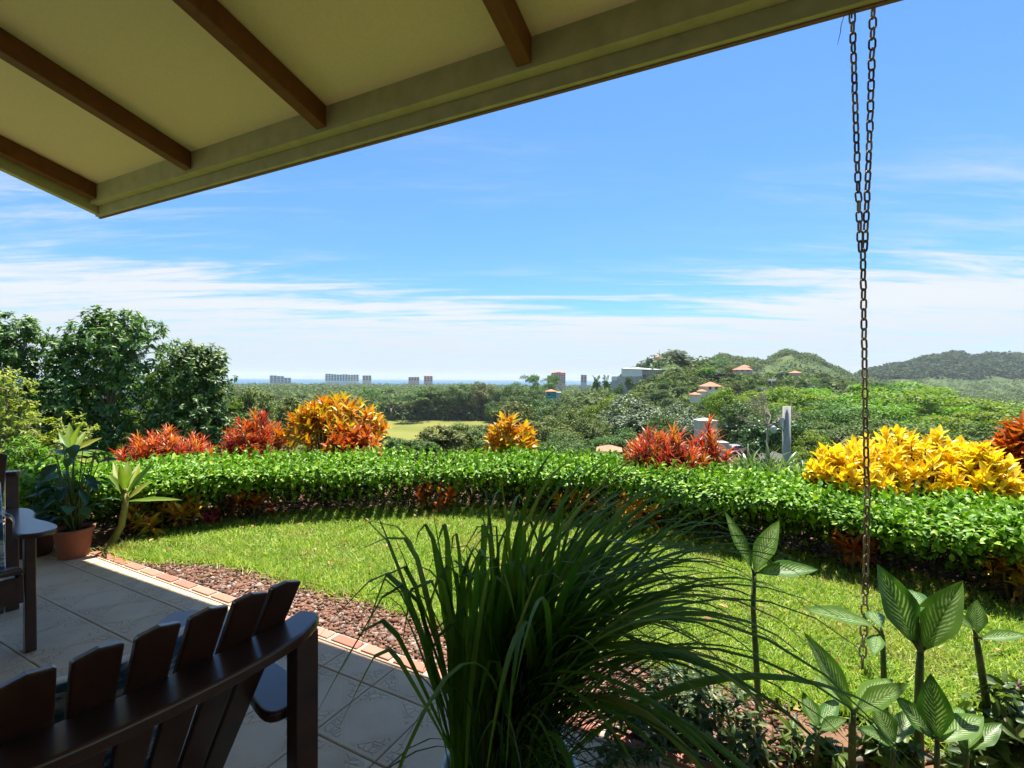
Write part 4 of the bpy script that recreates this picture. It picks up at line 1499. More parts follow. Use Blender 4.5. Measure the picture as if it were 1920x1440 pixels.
dumb_cane('low dumb cane with a fan of spotted leaves left of centre', [(1598, 1410), (1598, 1360), (1600, 1338)],
          [((1598, 1334), (1518, 1188), .02, .085), ((1602, 1326), (1676, 1266), .10, .075), ((1602, 1336), (1702, 1278), -.06, .075), ((1594, 1330), (1524, 1258), .10, .05)], 1.66, .013)
dumb_cane('short dumb cane with an upright patterned leaf at bottom right', [(1758, 1470), (1757, 1420), (1757, 1388)],
          [((1757, 1384), (1746, 1266), .02, .095), ((1750, 1384), (1682, 1304), .05, .075), ((1764, 1390), (1846, 1336), .06, .085), ((1762, 1380), (1808, 1316), .16, .06)], 1.55, .010)
dumb_cane('small dumb cane between the two tallest right stems', [(1672, 1450), (1674, 1420), (1676, 1398)],
          [((1676, 1394), (1640, 1312), .06, .07), ((1678, 1394), (1712, 1322), .1, .065), ((1674, 1398), (1612, 1362), -.05, .06)], 1.6, .009)
dumb_cane('small dumb cane at the bottom right below the edge plant', [(1812, 1465), (1812, 1430), (1814, 1408)],
          [((1814, 1404), (1822, 1322), .08, .07), ((1816, 1406), (1878, 1352), .02, .065), ((1812, 1406), (1780, 1344), .12, .055)], 1.62, .009)
dumb_cane('low dumb cane half hidden left of the chain foot', [(1530, 1420), (1532, 1390), (1534, 1368)],
          [((1534, 1364), (1506, 1296), .08, .06), ((1536, 1364), (1572, 1304), .12, .06), ((1536, 1368), (1586, 1346), -.03, .05)], 1.72, .009)
# ---- leaning yellow cane and pots at the terrace's left end
dumb_cane('leaning cane with curved trunk and yellow green leaves beside the pot', [(172, 1032), (196, 1030), (212, 1014), (228, 985), (234, 950), (236, 925)],
          [((234, 922), (240, 862), .12, .075), ((238, 926), (284, 868), 0, .075), ((232, 926), (212, 862), .1, .065), ((238, 940), (338, 930), -.1, .055), ((230, 926), (203, 884), .0, .055), ((240, 928), (262, 864), .2, .07), ((236, 918), (250, 880), -.12, .07), ((232, 918), (226, 872), -.1, .07), ((240, 936), (280, 900), .1, .05)], 3.95, .032, m_cane_y, m_cane_st_y, 'leaning_cane', True)


def potted(label, u, v, d, R0, h, mat, leaves, seed, lmat, height, spread, lw, ll, stem_mat_):
    p = at(u, v, d)
    root = thing('potted_plant', label, 'plant', (p.x, p.y, 0))
    pot(root, R0, h, mat)
    rs = random.Random(seed)
    o_ = Vector(root.location)
    for q in range(leaves):
        an = rs.uniform(0, 6.28)
        zt = h + height * rs.uniform(.15, 1)
        st = Vector((rs.uniform(-.03, .03), rs.uniform(-.03, .03), h * .85))
        b = Vector((math.cos(an) * spread * rs.uniform(.2, .6), math.sin(an) * spread * rs.uniform(.2, .6), zt))
        t_ = b + Vector((math.cos(an), math.sin(an), rs.uniform(-.7, .35))).normalized() * ll * rs.uniform(.7, 1.2)
        MB().tube([st, st.lerp(b, .5) + Vector((0, 0, .03)), b], [.006, .005, .003], 6).build('stalk', stem_mat_, root)
        leaf_at(root, o_ + b, o_ + t_, lw * rs.uniform(.8, 1.2), lmat, toward=Vector((0, 0, 1)) + Vector((rs.uniform(-.4, .4), rs.uniform(-.4, .4), 0)), droop=.25, seed=q)
    return root


potted('dark leaved plant in a terracotta pot beside the left chair', 138, 1040, 3.72, .125, .225, m_terra, 46, 3, m_dkleaf, .66, .30, .075, .15, m_cane)
potted('leafy plant in a dark brown pot half hidden behind the armrest', 62, 1030, 3.75, .15, .24, flat('dark_pot', (0.06, 0.025, 0.018), .7), 26, 9, m_dkleaf, .35, .26, .06, .2, m_cane)
# ------------------------------------------------------------------ MARK:TREES

# ================================================================== TREES
m_trunk = flat('tree_bark', (0.16, 0.13, 0.10), .95, .1, .3, 3, .6, .05)
LM = {}
LM['dark'] = leaf_mat('dark_tree_leaves', [(0, (0.0319, 0.0725, 0.0203)), (.5, (0.0609, 0.123, 0.029)), (.85, (0.109, 0.181, 0.0406)), (1, (0.189, 0.246, 0.0653))], rough=.42, spec=.4, trans=.28, obj_var=.15)
LM['mid'] = leaf_mat('mid_tree_leaves', [(0, (0.0464, 0.0928, 0.0209)), (.5, (0.0816, 0.145, 0.0325)), (1, (0.151, 0.214, 0.0557))], rough=.6, spec=.2, trans=.25, obj_var=.35)
LM['olive'] = leaf_mat('olive_tree_leaves', [(0, (0.0739, 0.0926, 0.0222)), (.5, (0.129, 0.154, 0.037)), (1, (0.209, 0.222, 0.0678))], rough=.6, spec=.2, trans=.25, obj_var=.25)
LM['grey'] = leaf_mat('grey_green_tree_leaves', [(0, (0.0653, 0.109, 0.0508)), (.5, (0.116, 0.167, 0.0798)), (1, (0.217, 0.268, 0.145))], rough=.5, spec=.3, trans=.2, obj_var=.2)
LM['bright'] = leaf_mat('bright_tree_leaves', [(0, (0.0892, 0.166, 0.0131)), (.5, (0.143, 0.247, 0.0197)), (1, (0.225, 0.32, 0.037))], rough=.55, spec=.25, trans=.35, obj_var=.2)
LM['yellow'] = leaf_mat('yellow_green_tree_leaves', [(0, (0.145, 0.217, 0.029)), (.5, (0.275, 0.341, 0.0508)), (1, (0.464, 0.493, 0.116))], rough=.5, spec=.3, trans=.4, obj_var=.1)
LM['left'] = leaf_mat('broadleaf_leaves', [(0, (0.044, 0.088, 0.0176)), (.5, (0.084, 0.152, 0.0288)), (.85, (0.144, 0.212, 0.04)), (1, (0.224, 0.272, 0.068))], rough=.42, spec=.4, trans=.3, obj_var=.12)
LM['wood'] = leaf_mat('far_wood_leaves', [(0, (0.051, 0.085, 0.0213)), (.5, (0.085, 0.128, 0.0298)), (1, (0.145, 0.178, 0.051))], rough=.7, spec=.1, trans=.2, obj_var=0)
LM['hill'] = leaf_mat('hill_wood_leaves', [(0, (0.0448, 0.0768, 0.016)), (.5, (0.0768, 0.115, 0.023)), (1, (0.128, 0.16, 0.0384))], rough=.7, spec=.1, trans=.25, obj_var=0)
LM['far'] = leaf_mat('far_forest_leaves', [(0, (0.0248, 0.0465, 0.0155)), (.5, (0.0403, 0.0651, 0.0186)), (1, (0.0682, 0.093, 0.0279))], rough=.8, spec=.05, trans=.15, obj_var=0)
LM['palm'] = leaf_mat('palm_leaves', [(0, (0.0508, 0.102, 0.0232)), (.5, (0.0943, 0.16, 0.0362)), (1, (0.189, 0.246, 0.0725))], rough=.4, spec=.4, trans=.25, obj_var=.2)


def limbs(mb, base_r, pts, start, rs):
    for p in pts:
        md = start.lerp(p, .5) + Vector((rs.uniform(-.04, .04), rs.uniform(-.04, .04), -.03)) * (p - start).length * 2
        mb.tube([start, md, p], [base_r * .55, base_r * .35, base_r * .12], 5)


def proto_broad(seed, n_cl=110, per=46, leaf=.042, lobes=7, squat=1.0, hang=.25):
    """round clumped crown, unit height, unit width; returns crown mesh and trunk mesh"""
    g = np.random.default_rng(seed); rs = random.Random(seed)
    lob = []
    for q in range(lobes):
        a = q * 2.4 + g.uniform(-.4, .4)
        r = .25 * g.uniform(.3, 1) if q else 0
        cz = .60 + g.uniform(-.16, .17) - .25 * r
        lob.append((np.array([math.cos(a) * r * 1.1, math.sin(a) * r * 1.1, cz]), np.array([g.uniform(.19, .27), g.uniform(.19, .27), g.uniform(.17, .25)])))
    cc, co = [], []
    for q in range(n_cl):
        c, rd = lob[q % lobes]
        d = rand_dir(1, g)[0]
        d[2] = d[2] * .9 + .22
        d = d / np.linalg.norm(d)
        cc.append(c + d * rd * g.uniform(.72, 1.05)); co.append(d)
    cc = np.array(cc); co = np.array(co)
    zmax = cc[:, 2].max() + .05
    cc[:, 2] *= 1.0 / zmax
    n = n_cl * per
    i = np.repeat(np.arange(n_cl), per)
    rc = g.uniform(.06, .11, n_cl)[i]
    off = rand_dir(n, g) * (g.random(n) ** .4 * rc)[:, None]
    off[:, 2] *= .62
    P = cc[i] + off
    nr = unit(co[i] * .5 + unit(off) * .7 + np.array([0, 0, .45]) + g.normal(0, .45, (n, 3)))
    d = unit(np.cross(nr, rand_dir(n, g)) + np.array([0, 0, -hang]))
    S = g.uniform(.7, 1.35, n) * leaf
    crown = leaf_mesh('crown', P, d, nr, S, S * .72, RHOMB, LM['mid'])
    mb = MB()
    mb.tube([(0, 0, -.03), (.01, .0, .2), (0, .01, .42)], [.026, .021, .016], 7)
    limbs(mb, .022, [Vector(c) for c, rd in lob], Vector((0, 0, .36)), rs)
    return crown, mb.mesh('trunk', m_trunk)


def proto_umbrella(seed, n_pad=26, per=170, leaf=.030):
    """rain tree: flat layered pads on spreading limbs; unit height and unit width"""
    g = np.random.default_rng(seed); rs = random.Random(seed)
    pads = []
    for q in range(n_pad):
        a = g.uniform(0, 6.28); r = .46 * g.random() ** .5
        z = .95 - .55 * r * r - g.uniform(0, .34)
        pads.append((math.cos(a) * r, math.sin(a) * r, z, g.uniform(.07, .15)))
    pads = np.array(pads)
    n = n_pad * per
    i = np.repeat(np.arange(n_pad), per)
    a = g.uniform(0, 6.28, n); r = g.random(n) ** .5 * pads[i, 3]
    P = np.stack([pads[i, 0] + np.cos(a) * r, pads[i, 1] + np.sin(a) * r, pads[i, 2] + g.normal(0, .012, n) - (r / pads[i, 3]) ** 2 * .03 + .02], 1)
    nr = unit(np.array([0, 0, 1.0]) + g.normal(0, .5, (n, 3)))
    d = unit(np.cross(nr, rand_dir(n, g)))
    S = g.uniform(.6, 1.3, n) * leaf
    crown = leaf_mesh('crown', P, d, nr, S, S * .6, RHOMB, LM['bright'])
    mb = MB()
    mb.tube([(0, 0, -.03), (.01, 0, .18), (0, .01, .36)], [.028, .022, .018], 7)
    for q in range(0, n_pad, 2):
        limbs(mb, .014, [Vector(pads[q, :3])], Vector((0, 0, .34)), rs)
    return crown, mb.mesh('trunk', m_trunk)


def proto_palm(seed):
    g = np.random.default_rng(seed); rs = random.Random(seed)
    Vs, Fs, o = [], [], 0
    C_, D_, N_, L_ = [], [], [], []
    for q in range(20):
        az = q * 2.4; a0 = R(rs.uniform(15, 80))
        p = np.array([0, 0, .80]); n = 16
        for s_ in range(n):
            an = a0 + R(85) * (s_ / n) ** 1.3
            dr = np.array([math.cos(az) * math.sin(an), math.sin(az) * math.sin(an), math.cos(an)])
            p = p + dr * .025
            side = np.array([-math.sin(az), math.cos(az), 0])
            for sg in (-1, 1):
                C_.append(p.copy()); D_.append(side * sg + dr * .5 + np.array([0, 0, -.45])); N_.append(np.array([0, 0, 1.0]) + dr * .1); L_.append(.13 * math.sin(math.pi * min(.98, .2 + .75 * s_ / n)))
    L_ = np.array(L_)
    crown = leaf_mesh('crown', np.array(C_), np.array(D_), np.array(N_), L_, L_ * .16, RHOMB, LM['palm'])
    mb = MB().tube([(0, 0, -.02), (.015, 0, .4), (0, .01, .81)], [.02, .015, .012], 7)
    return crown, mb.mesh('trunk', m_trunk)


BROAD = [proto_broad(100 + q) for q in range(5)]
FINE = [proto_broad(120 + q, 190, 60, .026, 9) for q in range(3)]
UMB = [proto_umbrella(140 + q) for q in range(4)]
PALM = [proto_palm(160 + q) for q in range(2)]


def put_tree(name, proto, base, h, w_, mat, label, group=None, cat='tree', rz=None):
    root = thing(name, label, cat, base, random.uniform(0, 6.28) if rz is None else rz, group)
    root.scale = (w_, w_, h)
    crown, trunk = proto
    mesh_obj('crown', crown, root, mat=mat)
    mesh_obj('trunk', trunk, root)
    return root


def px_tree(name, protos, u, vtop, d, wpx, mat, label, group=None, cat='tree'):
    t = at(u, vtop, d)
    zg = tz(t.x, t.y)
    return put_tree(name, random.choice(protos), (t.x, t.y, zg - .2), max(t.z - zg + .2, 1.0), wpx * d / FPX * 1.02, LM[mat], label, group, cat)


W_ = 'woodland trees of the valley'
for args in [
    ('rain_tree', UMB, 735, 722, 318, 165, 'mid', 'wide dark rain tree at the left end of the meadow wood'),
    ('tall_tree', FINE, 805, 722, 328, 80, 'mid', 'tall tree of the meadow wood right beside the wide rain tree'),
    ('tall_tree', FINE, 855, 716, 330, 95, 'mid', 'second tall tree of the wood behind the green meadow'),
    ('tall_tree', FINE, 905, 713, 330, 90, 'olive', 'olive toned tall tree in the middle of the meadow wood'),
    ('tall_tree', FINE, 950, 714, 320, 85, 'mid', 'tall tree of the meadow wood left of the flat crowned one'),
    ('tall_tree', FINE, 985, 722, 270, 105, 'mid', 'broad green tree below the flat crowned tall tree'),
    ('rain_tree', UMB, 1012, 692, 262, 78, 'mid', 'flat crowned tree standing out against the sea left of the pink tower'),
    ('broad_tree', FINE, 1020, 745, 190, 120, 'mid', 'round green tree in front of the teal house'),
    ('broad_tree', BROAD, 960, 752, 180, 110, 'olive', 'olive tree at the right end of the meadow'),
    ('broad_tree', FINE, 1085, 738, 170, 120, 'mid', 'green tree below the coast tower'),
    ('broad_tree', FINE, 1130, 735, 165, 110, 'bright', 'bright green tree below the big white hill house'),
    ('broad_tree', FINE, 1010, 774, 62, 170, 'olive', 'big round olive tree behind the small orange croton'),
    ('broad_tree', FINE, 1085, 762, 85, 130, 'olive', 'olive tree above the little red roofed hut'),
    ('broad_tree', BROAD, 930, 800, 46, 100, 'olive', 'low olive tree left of the small orange croton'),
    ('broad_tree', BROAD, 830, 796, 56, 130, 'olive', 'low olive trees edge before the meadow, right one'),
    ('broad_tree', BROAD, 885, 790, 60, 110, 'olive', 'low bushy olive tree at the near edge of the meadow'),
    ('broad_tree', BROAD, 738, 815, 42, 75, 'mid', 'small green tree right behind the big orange croton'),
    ('broad_tree', BROAD, 790, 822, 36, 85, 'mid', 'small green bushy tree just above the hedge centre'),
    ('broad_tree', FINE, 1225, 738, 92, 200, 'grey', 'large grey green tree in the middle of the valley'),
    ('broad_tree', FINE, 1165, 752, 98, 150, 'grey', 'grey green tree left of the large one'),
    ('broad_tree', FINE, 1285, 752, 80, 130, 'grey', 'grey green tree right behind the red cordyline'),
    ('broad_tree', FINE, 1150, 800, 70, 110, 'mid', 'green tree right of the little red roofed hut'),
    ('broad_tree', FINE, 1362, 722, 100, 115, 'bright', 'bright green dense tree left of the bare tree'),
    ('broad_tree', FINE, 1395, 748, 84, 120, 'dark', 'dark tree shading the parked cars'),
    ('broad_tree', FINE, 1340, 780, 90, 90, 'mid', 'green tree behind the grey gate pillar'),
    ('rain_tree', UMB, 1462, 712, 125, 160, 'bright', 'flat crowned rain tree behind the wooden pole'),
    ('rain_tree', UMB, 1545, 714, 128, 190, 'bright', 'flat crowned rain tree left of the chain, far row'),
    ('rain_tree', UMB, 1655, 707, 135, 240, 'bright', 'broad flat crowned rain tree crossed by the chain, far row'),
    ('rain_tree', UMB, 1765, 712, 118, 220, 'bright', 'broad bright rain tree right of the chain, far row'),
    ('rain_tree', UMB, 1875, 738, 100, 230, 'bright', 'wide rain tree by the distant fields at right'),
    ('rain_tree', UMB, 1560, 742, 96, 190, 'mid', 'darker rain tree in the near row left of the chain'),
    ('rain_tree', UMB, 1690, 742, 92, 210, 'bright', 'bright layered rain tree right of the chain, near row'),
    ('rain_tree', UMB, 1800, 760, 78, 220, 'bright', 'layered rain tree above the big yellow croton'),
    ('rain_tree', UMB, 1920, 770, 72, 200, 'mid', 'rain tree at the right edge of the view'),
    ('rain_tree', UMB, 1620, 772, 74, 190, 'mid', 'shaded rain tree behind the chain, nearest row'),
    ('rain_tree', UMB, 1740, 792, 62, 190, 'mid', 'low rain tree directly behind the yellow croton'),
    ('broad_tree', FINE, 1500, 760, 84, 130, 'mid', 'green tree right behind the wooden pole'),
    ('broad_tree', BROAD, 1440, 775, 70, 120, 'dark', 'dark tree behind the bare tree'),
    ('round_bush', FINE, 1555, 808, 17, 135, 'bright', 'round bright bush right of the wooden pole'),
    ('round_bush', BROAD, 1655, 830, 15, 110, 'mid', 'dark green bush between the chain and yellow croton'),
    ('broad_tree', BROAD, 1880, 808, 40, 150, 'mid', 'green tree behind the dark red croton at the right'),
    ('broad_tree', BROAD, 1800, 815, 36, 120, 'mid', 'green tree right behind the top of the yellow croton'),
    ('broad_tree', BROAD, 470, 724, 75, 120, 'olive', 'pale olive tree right of the big dark left tree'),
    ('broad_tree', BROAD, 540, 742, 85, 110, 'olive', 'pale olive tree behind the orange croton, left one'),
    ('broad_tree', BROAD, 600, 752, 100, 120, 'olive', 'pale olive tree behind the orange croton, middle one'),
    ('broad_tree', BROAD, 680, 760, 110, 110, 'olive', 'pale olive tree behind the orange croton, right one'),
    ('broad_tree', BROAD, 440, 770, 40, 100, 'mid', 'green bushy tree behind the dark red cordyline'),
    ('broad_tree', FINE, 1110, 782, 120, 90, 'bright', 'light green tree by the hillside footpath'),
    ('broad_tree', FINE, 1240, 775, 60, 90, 'mid', 'green bushy tree under the large grey green one'),
    ('broad_tree', FINE, 1060, 808, 42, 120, 'mid', 'dark low tree left of the round orange roof'),
]:
    px_tree(*args)

# woodland filling the valley behind: individual trees that nothing tells apart
rs = random.Random(11)
cnt = 0
while cnt < 95:
    d = rs.uniform(215, 620)
    u = rs.uniform(380, 1120)
    p = at(u, 711, d)
    if -110 < p.x < -12 and 190 < d < 335: continue
    zg = tz(p.x, p.y)
    h = rs.uniform(9, 16)
    mt_ = rs.choice(('mid', 'mid', 'olive'))
    put_tree('woodland_tree', rs.choice(BROAD + UMB[:2] if d > 380 else FINE + UMB), (p.x, p.y, zg - .2), h, h * rs.uniform(.9, 1.5), LM[mt_],
             ('olive ' if mt_ == 'olive' else '') + 'green tree in the wood on the plain between meadow and sea', W_)
    cnt += 1
# trees over the house hill
cnt = 0
while cnt < 150:
    d = rs.uniform(205, 420)
    u = rs.uniform(1085, 1720)
    p = at(u, 711, d)
    zg = tz(p.x, p.y)
    if abs(u - 1213) < 75 and 285 < d < 345: continue
    if zg < -24: continue
    h = rs.uniform(5, 10.5)
    if 280 < d < 340 and 1120 < u < 1300: h = 4
    if d < 300 and 1140 < u < 1290: h = min(h, 7.5)
    mt_ = rs.choice(('mid', 'mid', 'bright', 'olive', 'grey'))
    put_tree('hillside_tree', rs.choice(FINE + BROAD), (p.x, p.y, zg - .3), h, h * rs.uniform(1.0, 1.5), LM[mt_],
             {'mid': 'green', 'bright': 'bright green', 'olive': 'olive green', 'grey': 'greyish green'}[mt_] + ' tree covering the slope of the hill with the white house', 'trees on the house hill')
    cnt += 1
for u, v, d, wp, mt, lb in [(1180, 704, 318, 24, 'dark', 'dark tree in front of the grey wall of the white hill house'), (1160, 716, 312, 26, 'mid', 'low tree at the left foot of the white hill house'), (1232, 707, 316, 40, 'mid', 'hedge like tree on the terrace of the white hill house'), (1268, 655, 372, 55, 'dark', 'dark tree on the very top of the house hill'), (1287, 668, 374, 45, 'dark', 'dark tree right of the hilltop tree'), (1215, 668, 366, 14, 'dark', 'slim tree by the lookout tower on the hilltop'), (1206, 678, 360, 22, 'dark', 'small tree left of the lookout tower'), (1345, 666, 410, 60, 'mid', 'low wide tree on the crest right of the hilltop'), (1310, 676, 380, 50, 'mid', 'tree on the crest just below the hilltop')]:
    px_tree('hilltop_tree', FINE, u, v, d, wp, mt, lb)
for u, v, d, wp, lb in [(1262, 686, 300, 34, 'palm at the right end of the white hill house'), (1118, 706, 240, 26, 'palm left of the white hill house'), (1137, 705, 245, 24, 'palm nearest the left of the white hill house'),
                        (1448, 702, 235, 32, 'palm on the hill beside the white lamp'), (1405, 705, 230, 30, 'palm on the hill left of the white lamp'), (1478, 704, 238, 34, 'palm on the hill right of the white lamp'), (1505, 706, 240, 32, 'rightmost palm of the hill row'),
                        (1385, 700, 250, 28, 'leftmost palm of the hill row'), (1425, 704, 242, 28, 'palm directly left behind the white lamp')]:
    px_tree('palm_tree', PALM, u, v, d, wp, 'palm', lb, 'palms on the house hill')


# far woods: one mass of crowns
def far_wood(name, label, spots, mat, per, leaf):
    g = np.random.default_rng(21)
    P, h, w_ = spots
    n = len(P) * per
    i = np.repeat(np.arange(len(P)), per)
    d = rand_dir(n, g); d[:, 2] = np.abs(d[:, 2])
    Q = P[i] + d * np.stack([w_[i], w_[i], h[i]], 1) * g.uniform(.75, 1.05, n)[:, None]
    nr = unit(d + np.array([0, 0, .4]) + g.normal(0, .4, (n, 3)))
    dr = unit(np.cross(nr, rand_dir(n, g)))
    S = leaf * g.uniform(.6, 1.3, n) * (w_[i] / w_.mean())
    c = P.mean(0)
    me = leaf_mesh(name, Q - c, dr, nr, S, S * .8, RHOMB, mat)
    o = mesh_obj(name, me, None, c)
    tag(o, label, 'wood', kind='stuff')


def spots(n, yr, sr, h, keep=None, w_=1.0):
    g = np.random.default_rng(n)
    y = yr[0] + (yr[1] - yr[0]) * g.random(n) ** .8
    s_ = g.uniform(sr[0], sr[1], n)
    x = s_ * y
    z = terrain(x, y)
    ok = np.ones(n, bool) if keep is None else keep(x, y, z, s_)
    P = np.stack([x, y, z], 1)[ok]
    hh = g.uniform(h[0], h[1], len(P))
    return P, hh, hh * g.uniform(.7, 1.1, len(P)) * w_


far_wood('coastal_wood', 'far green wood on the coastal plain below the sea horizon', spots(5200, (336, 1880), (-1.1, .42), (7, 13)), LM['wood'], 26, 3.6)
far_wood('wood_understory', 'dense leafy edge of the wood behind the meadow', spots(420, (322, 352), (-.75, .18), (6, 13)), LM['wood'], 60, 2.0)
far_wood('hillside_scrub', 'dense low trees between the houses of the hill', spots(2600, (200, 400), (.12, .95), (2.2, 4.6), lambda x, y, z, s_: (z > -25) & ~((np.abs(s_ - .282) < .075) & (y > 316))), LM['hill'], 34, 1.5)
far_wood('plain_scrub', 'pale scrub on the plain left of the meadow', spots(1300, (110, 330), (-1.0, -.02), (2, 5), lambda x, y, z, s_: ~((x > -112) & (x < -8) & (y > 195))), LM['olive'], 40, 1.3)
def on_c(x, y, z, s_):
    g = np.random.default_rng(5)
    return (z > -8) | (g.random(len(x)) < .35)
far_wood('hill_forest', 'dark forest covering the far hill at the right', spots(5200, (1150, 1720), (.68, 1.5), (9, 20), on_c), LM['far'], 28, 6.0)
def on_b(x, y, z, s_):
    g = np.random.default_rng(6)
    crest = lerp_tab(s_, HILL_B) - 28
    return (z > -26) & ((z > crest * .93) | (g.random(len(x)) < .22) | (s_ < .50))
far_wood('ridge_wood', 'scattered trees along the grassy ridge behind the house hill', spots(2200, (620, 960), (.30, .80), (4, 10), on_b), LM['wood'], 34, 2.6)
far_wood('valley_scrub', 'scrub and trees on the valley floor at the right', spots(3200, (240, 1350), (.55, 1.4), (3, 9), lambda x, y, z, s_: z < 2), LM['wood'], 30, 2.2)
far_wood('slope_scrub', 'low scrub covering the slope below the hedge', spots(1900, (28, 150), (-1.15, 1.15), (.6, 1.8), lambda x, y, z, s_: np.hypot(x - 27, y - 74) > 13), LM['mid'], 60, .40)
far_wood('bank_scrub', 'low weedy scrub on the bank right behind the hedge shrubs', spots(900, (7.5, 30), (-1.15, 1.15), (.25, .7), lambda x, y, z, s_: np.hypot(x, y) > 7.4), LM['mid'], 110, .085)
# ------------------------------------------------------------------ MARK:NEARTREES

def near_tree(name, label, d, lobes, mat, n_wh, per, leaf, lw, trunk_px, seed, zbase=None, depth_k=.8, droop=.35, cat='tree'):
    """tree with whorls of separate leaves at its twig ends; lobes: (u, v, radius px, depth shift)"""
    g = np.random.default_rng(seed); rs = random.Random(seed)
    b = at(trunk_px[0], trunk_px[1], d)
    zg = tz(b.x, b.y) if zbase is None else zbase
    base = Vector((b.x, b.y, zg - .1))
    root = thing(name, label, cat, base)
    off = np.array(base)
    cs = np.array([tuple(at(u, v, d + dd)) for u, v, r, dd in lobes]); rd = np.array([r * d / FPX for u, v, r, dd in lobes])
    pick = g.choice(len(lobes), n_wh, p=rd ** 2 / (rd ** 2).sum())
    dr = rand_dir(n_wh, g)
    dr[:, 1] *= depth_k; dr[:, 2] = dr[:, 2] + .18
    dr = unit(dr)
    C_ = cs[pick] + dr * (rd[pick] * (1.06 - .6 * g.random(n_wh) ** 1.6))[:, None]
    n = n_wh * per
    i = np.repeat(np.arange(n_wh), per)
    ax = unit(dr + np.array([0, 0, .7]))
    an = np.tile(np.arange(per) * 2.4, n_wh) + g.uniform(-.4, .4, n)
    tilt = np.radians(g.uniform(35, 115, n))
    x = unit(np.cross(ax, np.array([.3, .9, .2])))
    y = np.cross(ax, x)
    rad = x[i] * np.cos(an)[:, None] + y[i] * np.sin(an)[:, None]
    D = rad * np.sin(tilt)[:, None] + ax[i] * np.cos(tilt)[:, None] + np.array([0, 0, -droop])
    N_ = ax[i] * np.sin(tilt)[:, None] - rad * np.cos(tilt)[:, None] + g.normal(0, .15, (n, 3))
    P = C_[i] - ax[i] * (g.uniform(0, .9, n) * leaf)[:, None]
    S = leaf * g.uniform(.65, 1.25, n)
    me = leaf_mesh('crown', P - off, D, N_, S, S * lw, OVATE, mat)
    mesh_obj('crown', me, root)
    mb = MB()
    mid = Vector(at(trunk_px[2], trunk_px[3], d)) - base
    h = mid.z
    r0 = max(.02 * h + .03, .03)
    mb.tube([(0, 0, 0), (mid.x * .3, mid.y * .3, h * .5), tuple(mid)], [r0 * 1.3, r0, r0 * .8], 9)
    for c_, r_ in zip(cs, rd):
        p = Vector(c_) - base
        q = mid.lerp(p, .55) + Vector((rs.uniform(-.1, .1), rs.uniform(-.1, .1), -.1)) * r_
        mb.tube([mid, q, p], [r0 * .55, r0 * .4, r0 * .2], 6)
        for _ in range(5):
            e = p + Vector(rand_dir(1, g)[0]) * r_ * .85
            mb.tube([p, p.lerp(e, .5) + Vector((0, 0, .1 * r_)), e], [r0 * .2, r0 * .14, r0 * .05], 5)
    mb.build('trunk', m_trunk, root)
    return root


near_tree('broadleaf_tree', 'big dark broadleaf tree with uneven crown at the left', 16,
          [(205, 635, 62, 0), (190, 612, 36, .2), (240, 622, 40, 0), (135, 660, 48, 0), (165, 690, 85, .5), (255, 665, 70, -.3), (130, 750, 85, 0), (225, 770, 95, .4), (300, 790, 85, 0), (70, 790, 70, 0), (330, 720, 45, .6), (150, 850, 90, 0), (260, 860, 90, .3)], LM['left'], 1650, 12, .20, .42, (200, 860, 205, 770), 51)
near_tree('broadleaf_tree', 'dark broadleaf tree with rounded crown right of the biggest one', 15,
          [(360, 672, 36, 0), (398, 676, 30, .2), (362, 700, 55, 0), (345, 730, 62, .2), (392, 720, 45, 0), (375, 780, 70, 0), (335, 840, 80, 0), (410, 800, 45, .3), (400, 850, 55, 0)], LM['left'], 1050, 12, .18, .42, (370, 860, 365, 790), 52)
near_tree('broadleaf_tree', 'dark broadleaf tree cut by the left edge of the view', 15,
          [(20, 640, 55, 0), (-40, 650, 70, 0), (60, 620, 22, 0), (10, 710, 70, 0), (-60, 760, 90, 0)], LM['left'], 560, 12, .19, .40, (-20, 860, -15, 760), 53)
near_tree('feathery_tree', 'yellow green feathery young tree at the left edge', 8.5,
          [(10, 730, 45, 0), (-15, 790, 60, 0), (35, 780, 40, .2), (70, 810, 38, 0), (0, 840, 60, -.2), (135, 810, 38, .4), (100, 850, 45, 0)], LM['yellow'], 330, 15, .085, .34, (20, 900, 20, 830), 54, droop=.2)
near_tree('ferny_shrub', 'light green ferny shrub behind the left chair', 6.2,
          [(40, 850, 32, 0), (70, 875, 36, 0), (20, 895, 45, 0), (110, 870, 26, .3), (95, 905, 34, 0)], LM['bright'], 170, 13, .085, .26, (60, 960, 58, 900), 55, droop=.1, cat='shrub')
near_tree('variegated_groundcover', 'tangle of small variegated leaves under the lemongrass', 1.9,
          [(1250, 1330, 85, 0), (1340, 1360, 80, -.1), (1180, 1380, 70, -.15), (1420, 1400, 60, -.2), (1300, 1290, 55, .1)],
          leaf_mat('variegated_leaf', [(0, (0.030, 0.065, 0.02)), (.6, (0.06, 0.11, 0.03)), (.9, (0.15, 0.17, 0.06)), (1, (0.42, 0.42, 0.22))], trans=.3, obj_var=0), 200, 9, .045, .42, (1290, 1420, 1290, 1380), 56, zbase=0, cat='plant')
near_tree('leafy_shrub', 'dark small leaved shrub in the bottom right corner', 1.7,
          [(1880, 1340, 50, 0), (1900, 1400, 60, 0), (1830, 1420, 45, 0), (1910, 1290, 22, .1)], LM['dark'], 60, 8, .07, .42, (1880, 1450, 1880, 1400), 57, zbase=0, cat='shrub')
near_tree('leafy_weeds', 'low green weeds on the soil below the dumb canes', 1.75,
          [(1540, 1420, 45, 0), (1640, 1400, 40, 0), (1700, 1430, 45, -.1), (1480, 1380, 40, .1), (1790, 1425, 40, .05)], LM['left'], 75, 8, .06, .42, (1640, 1450, 1640, 1420), 58, zbase=0, cat='plant')
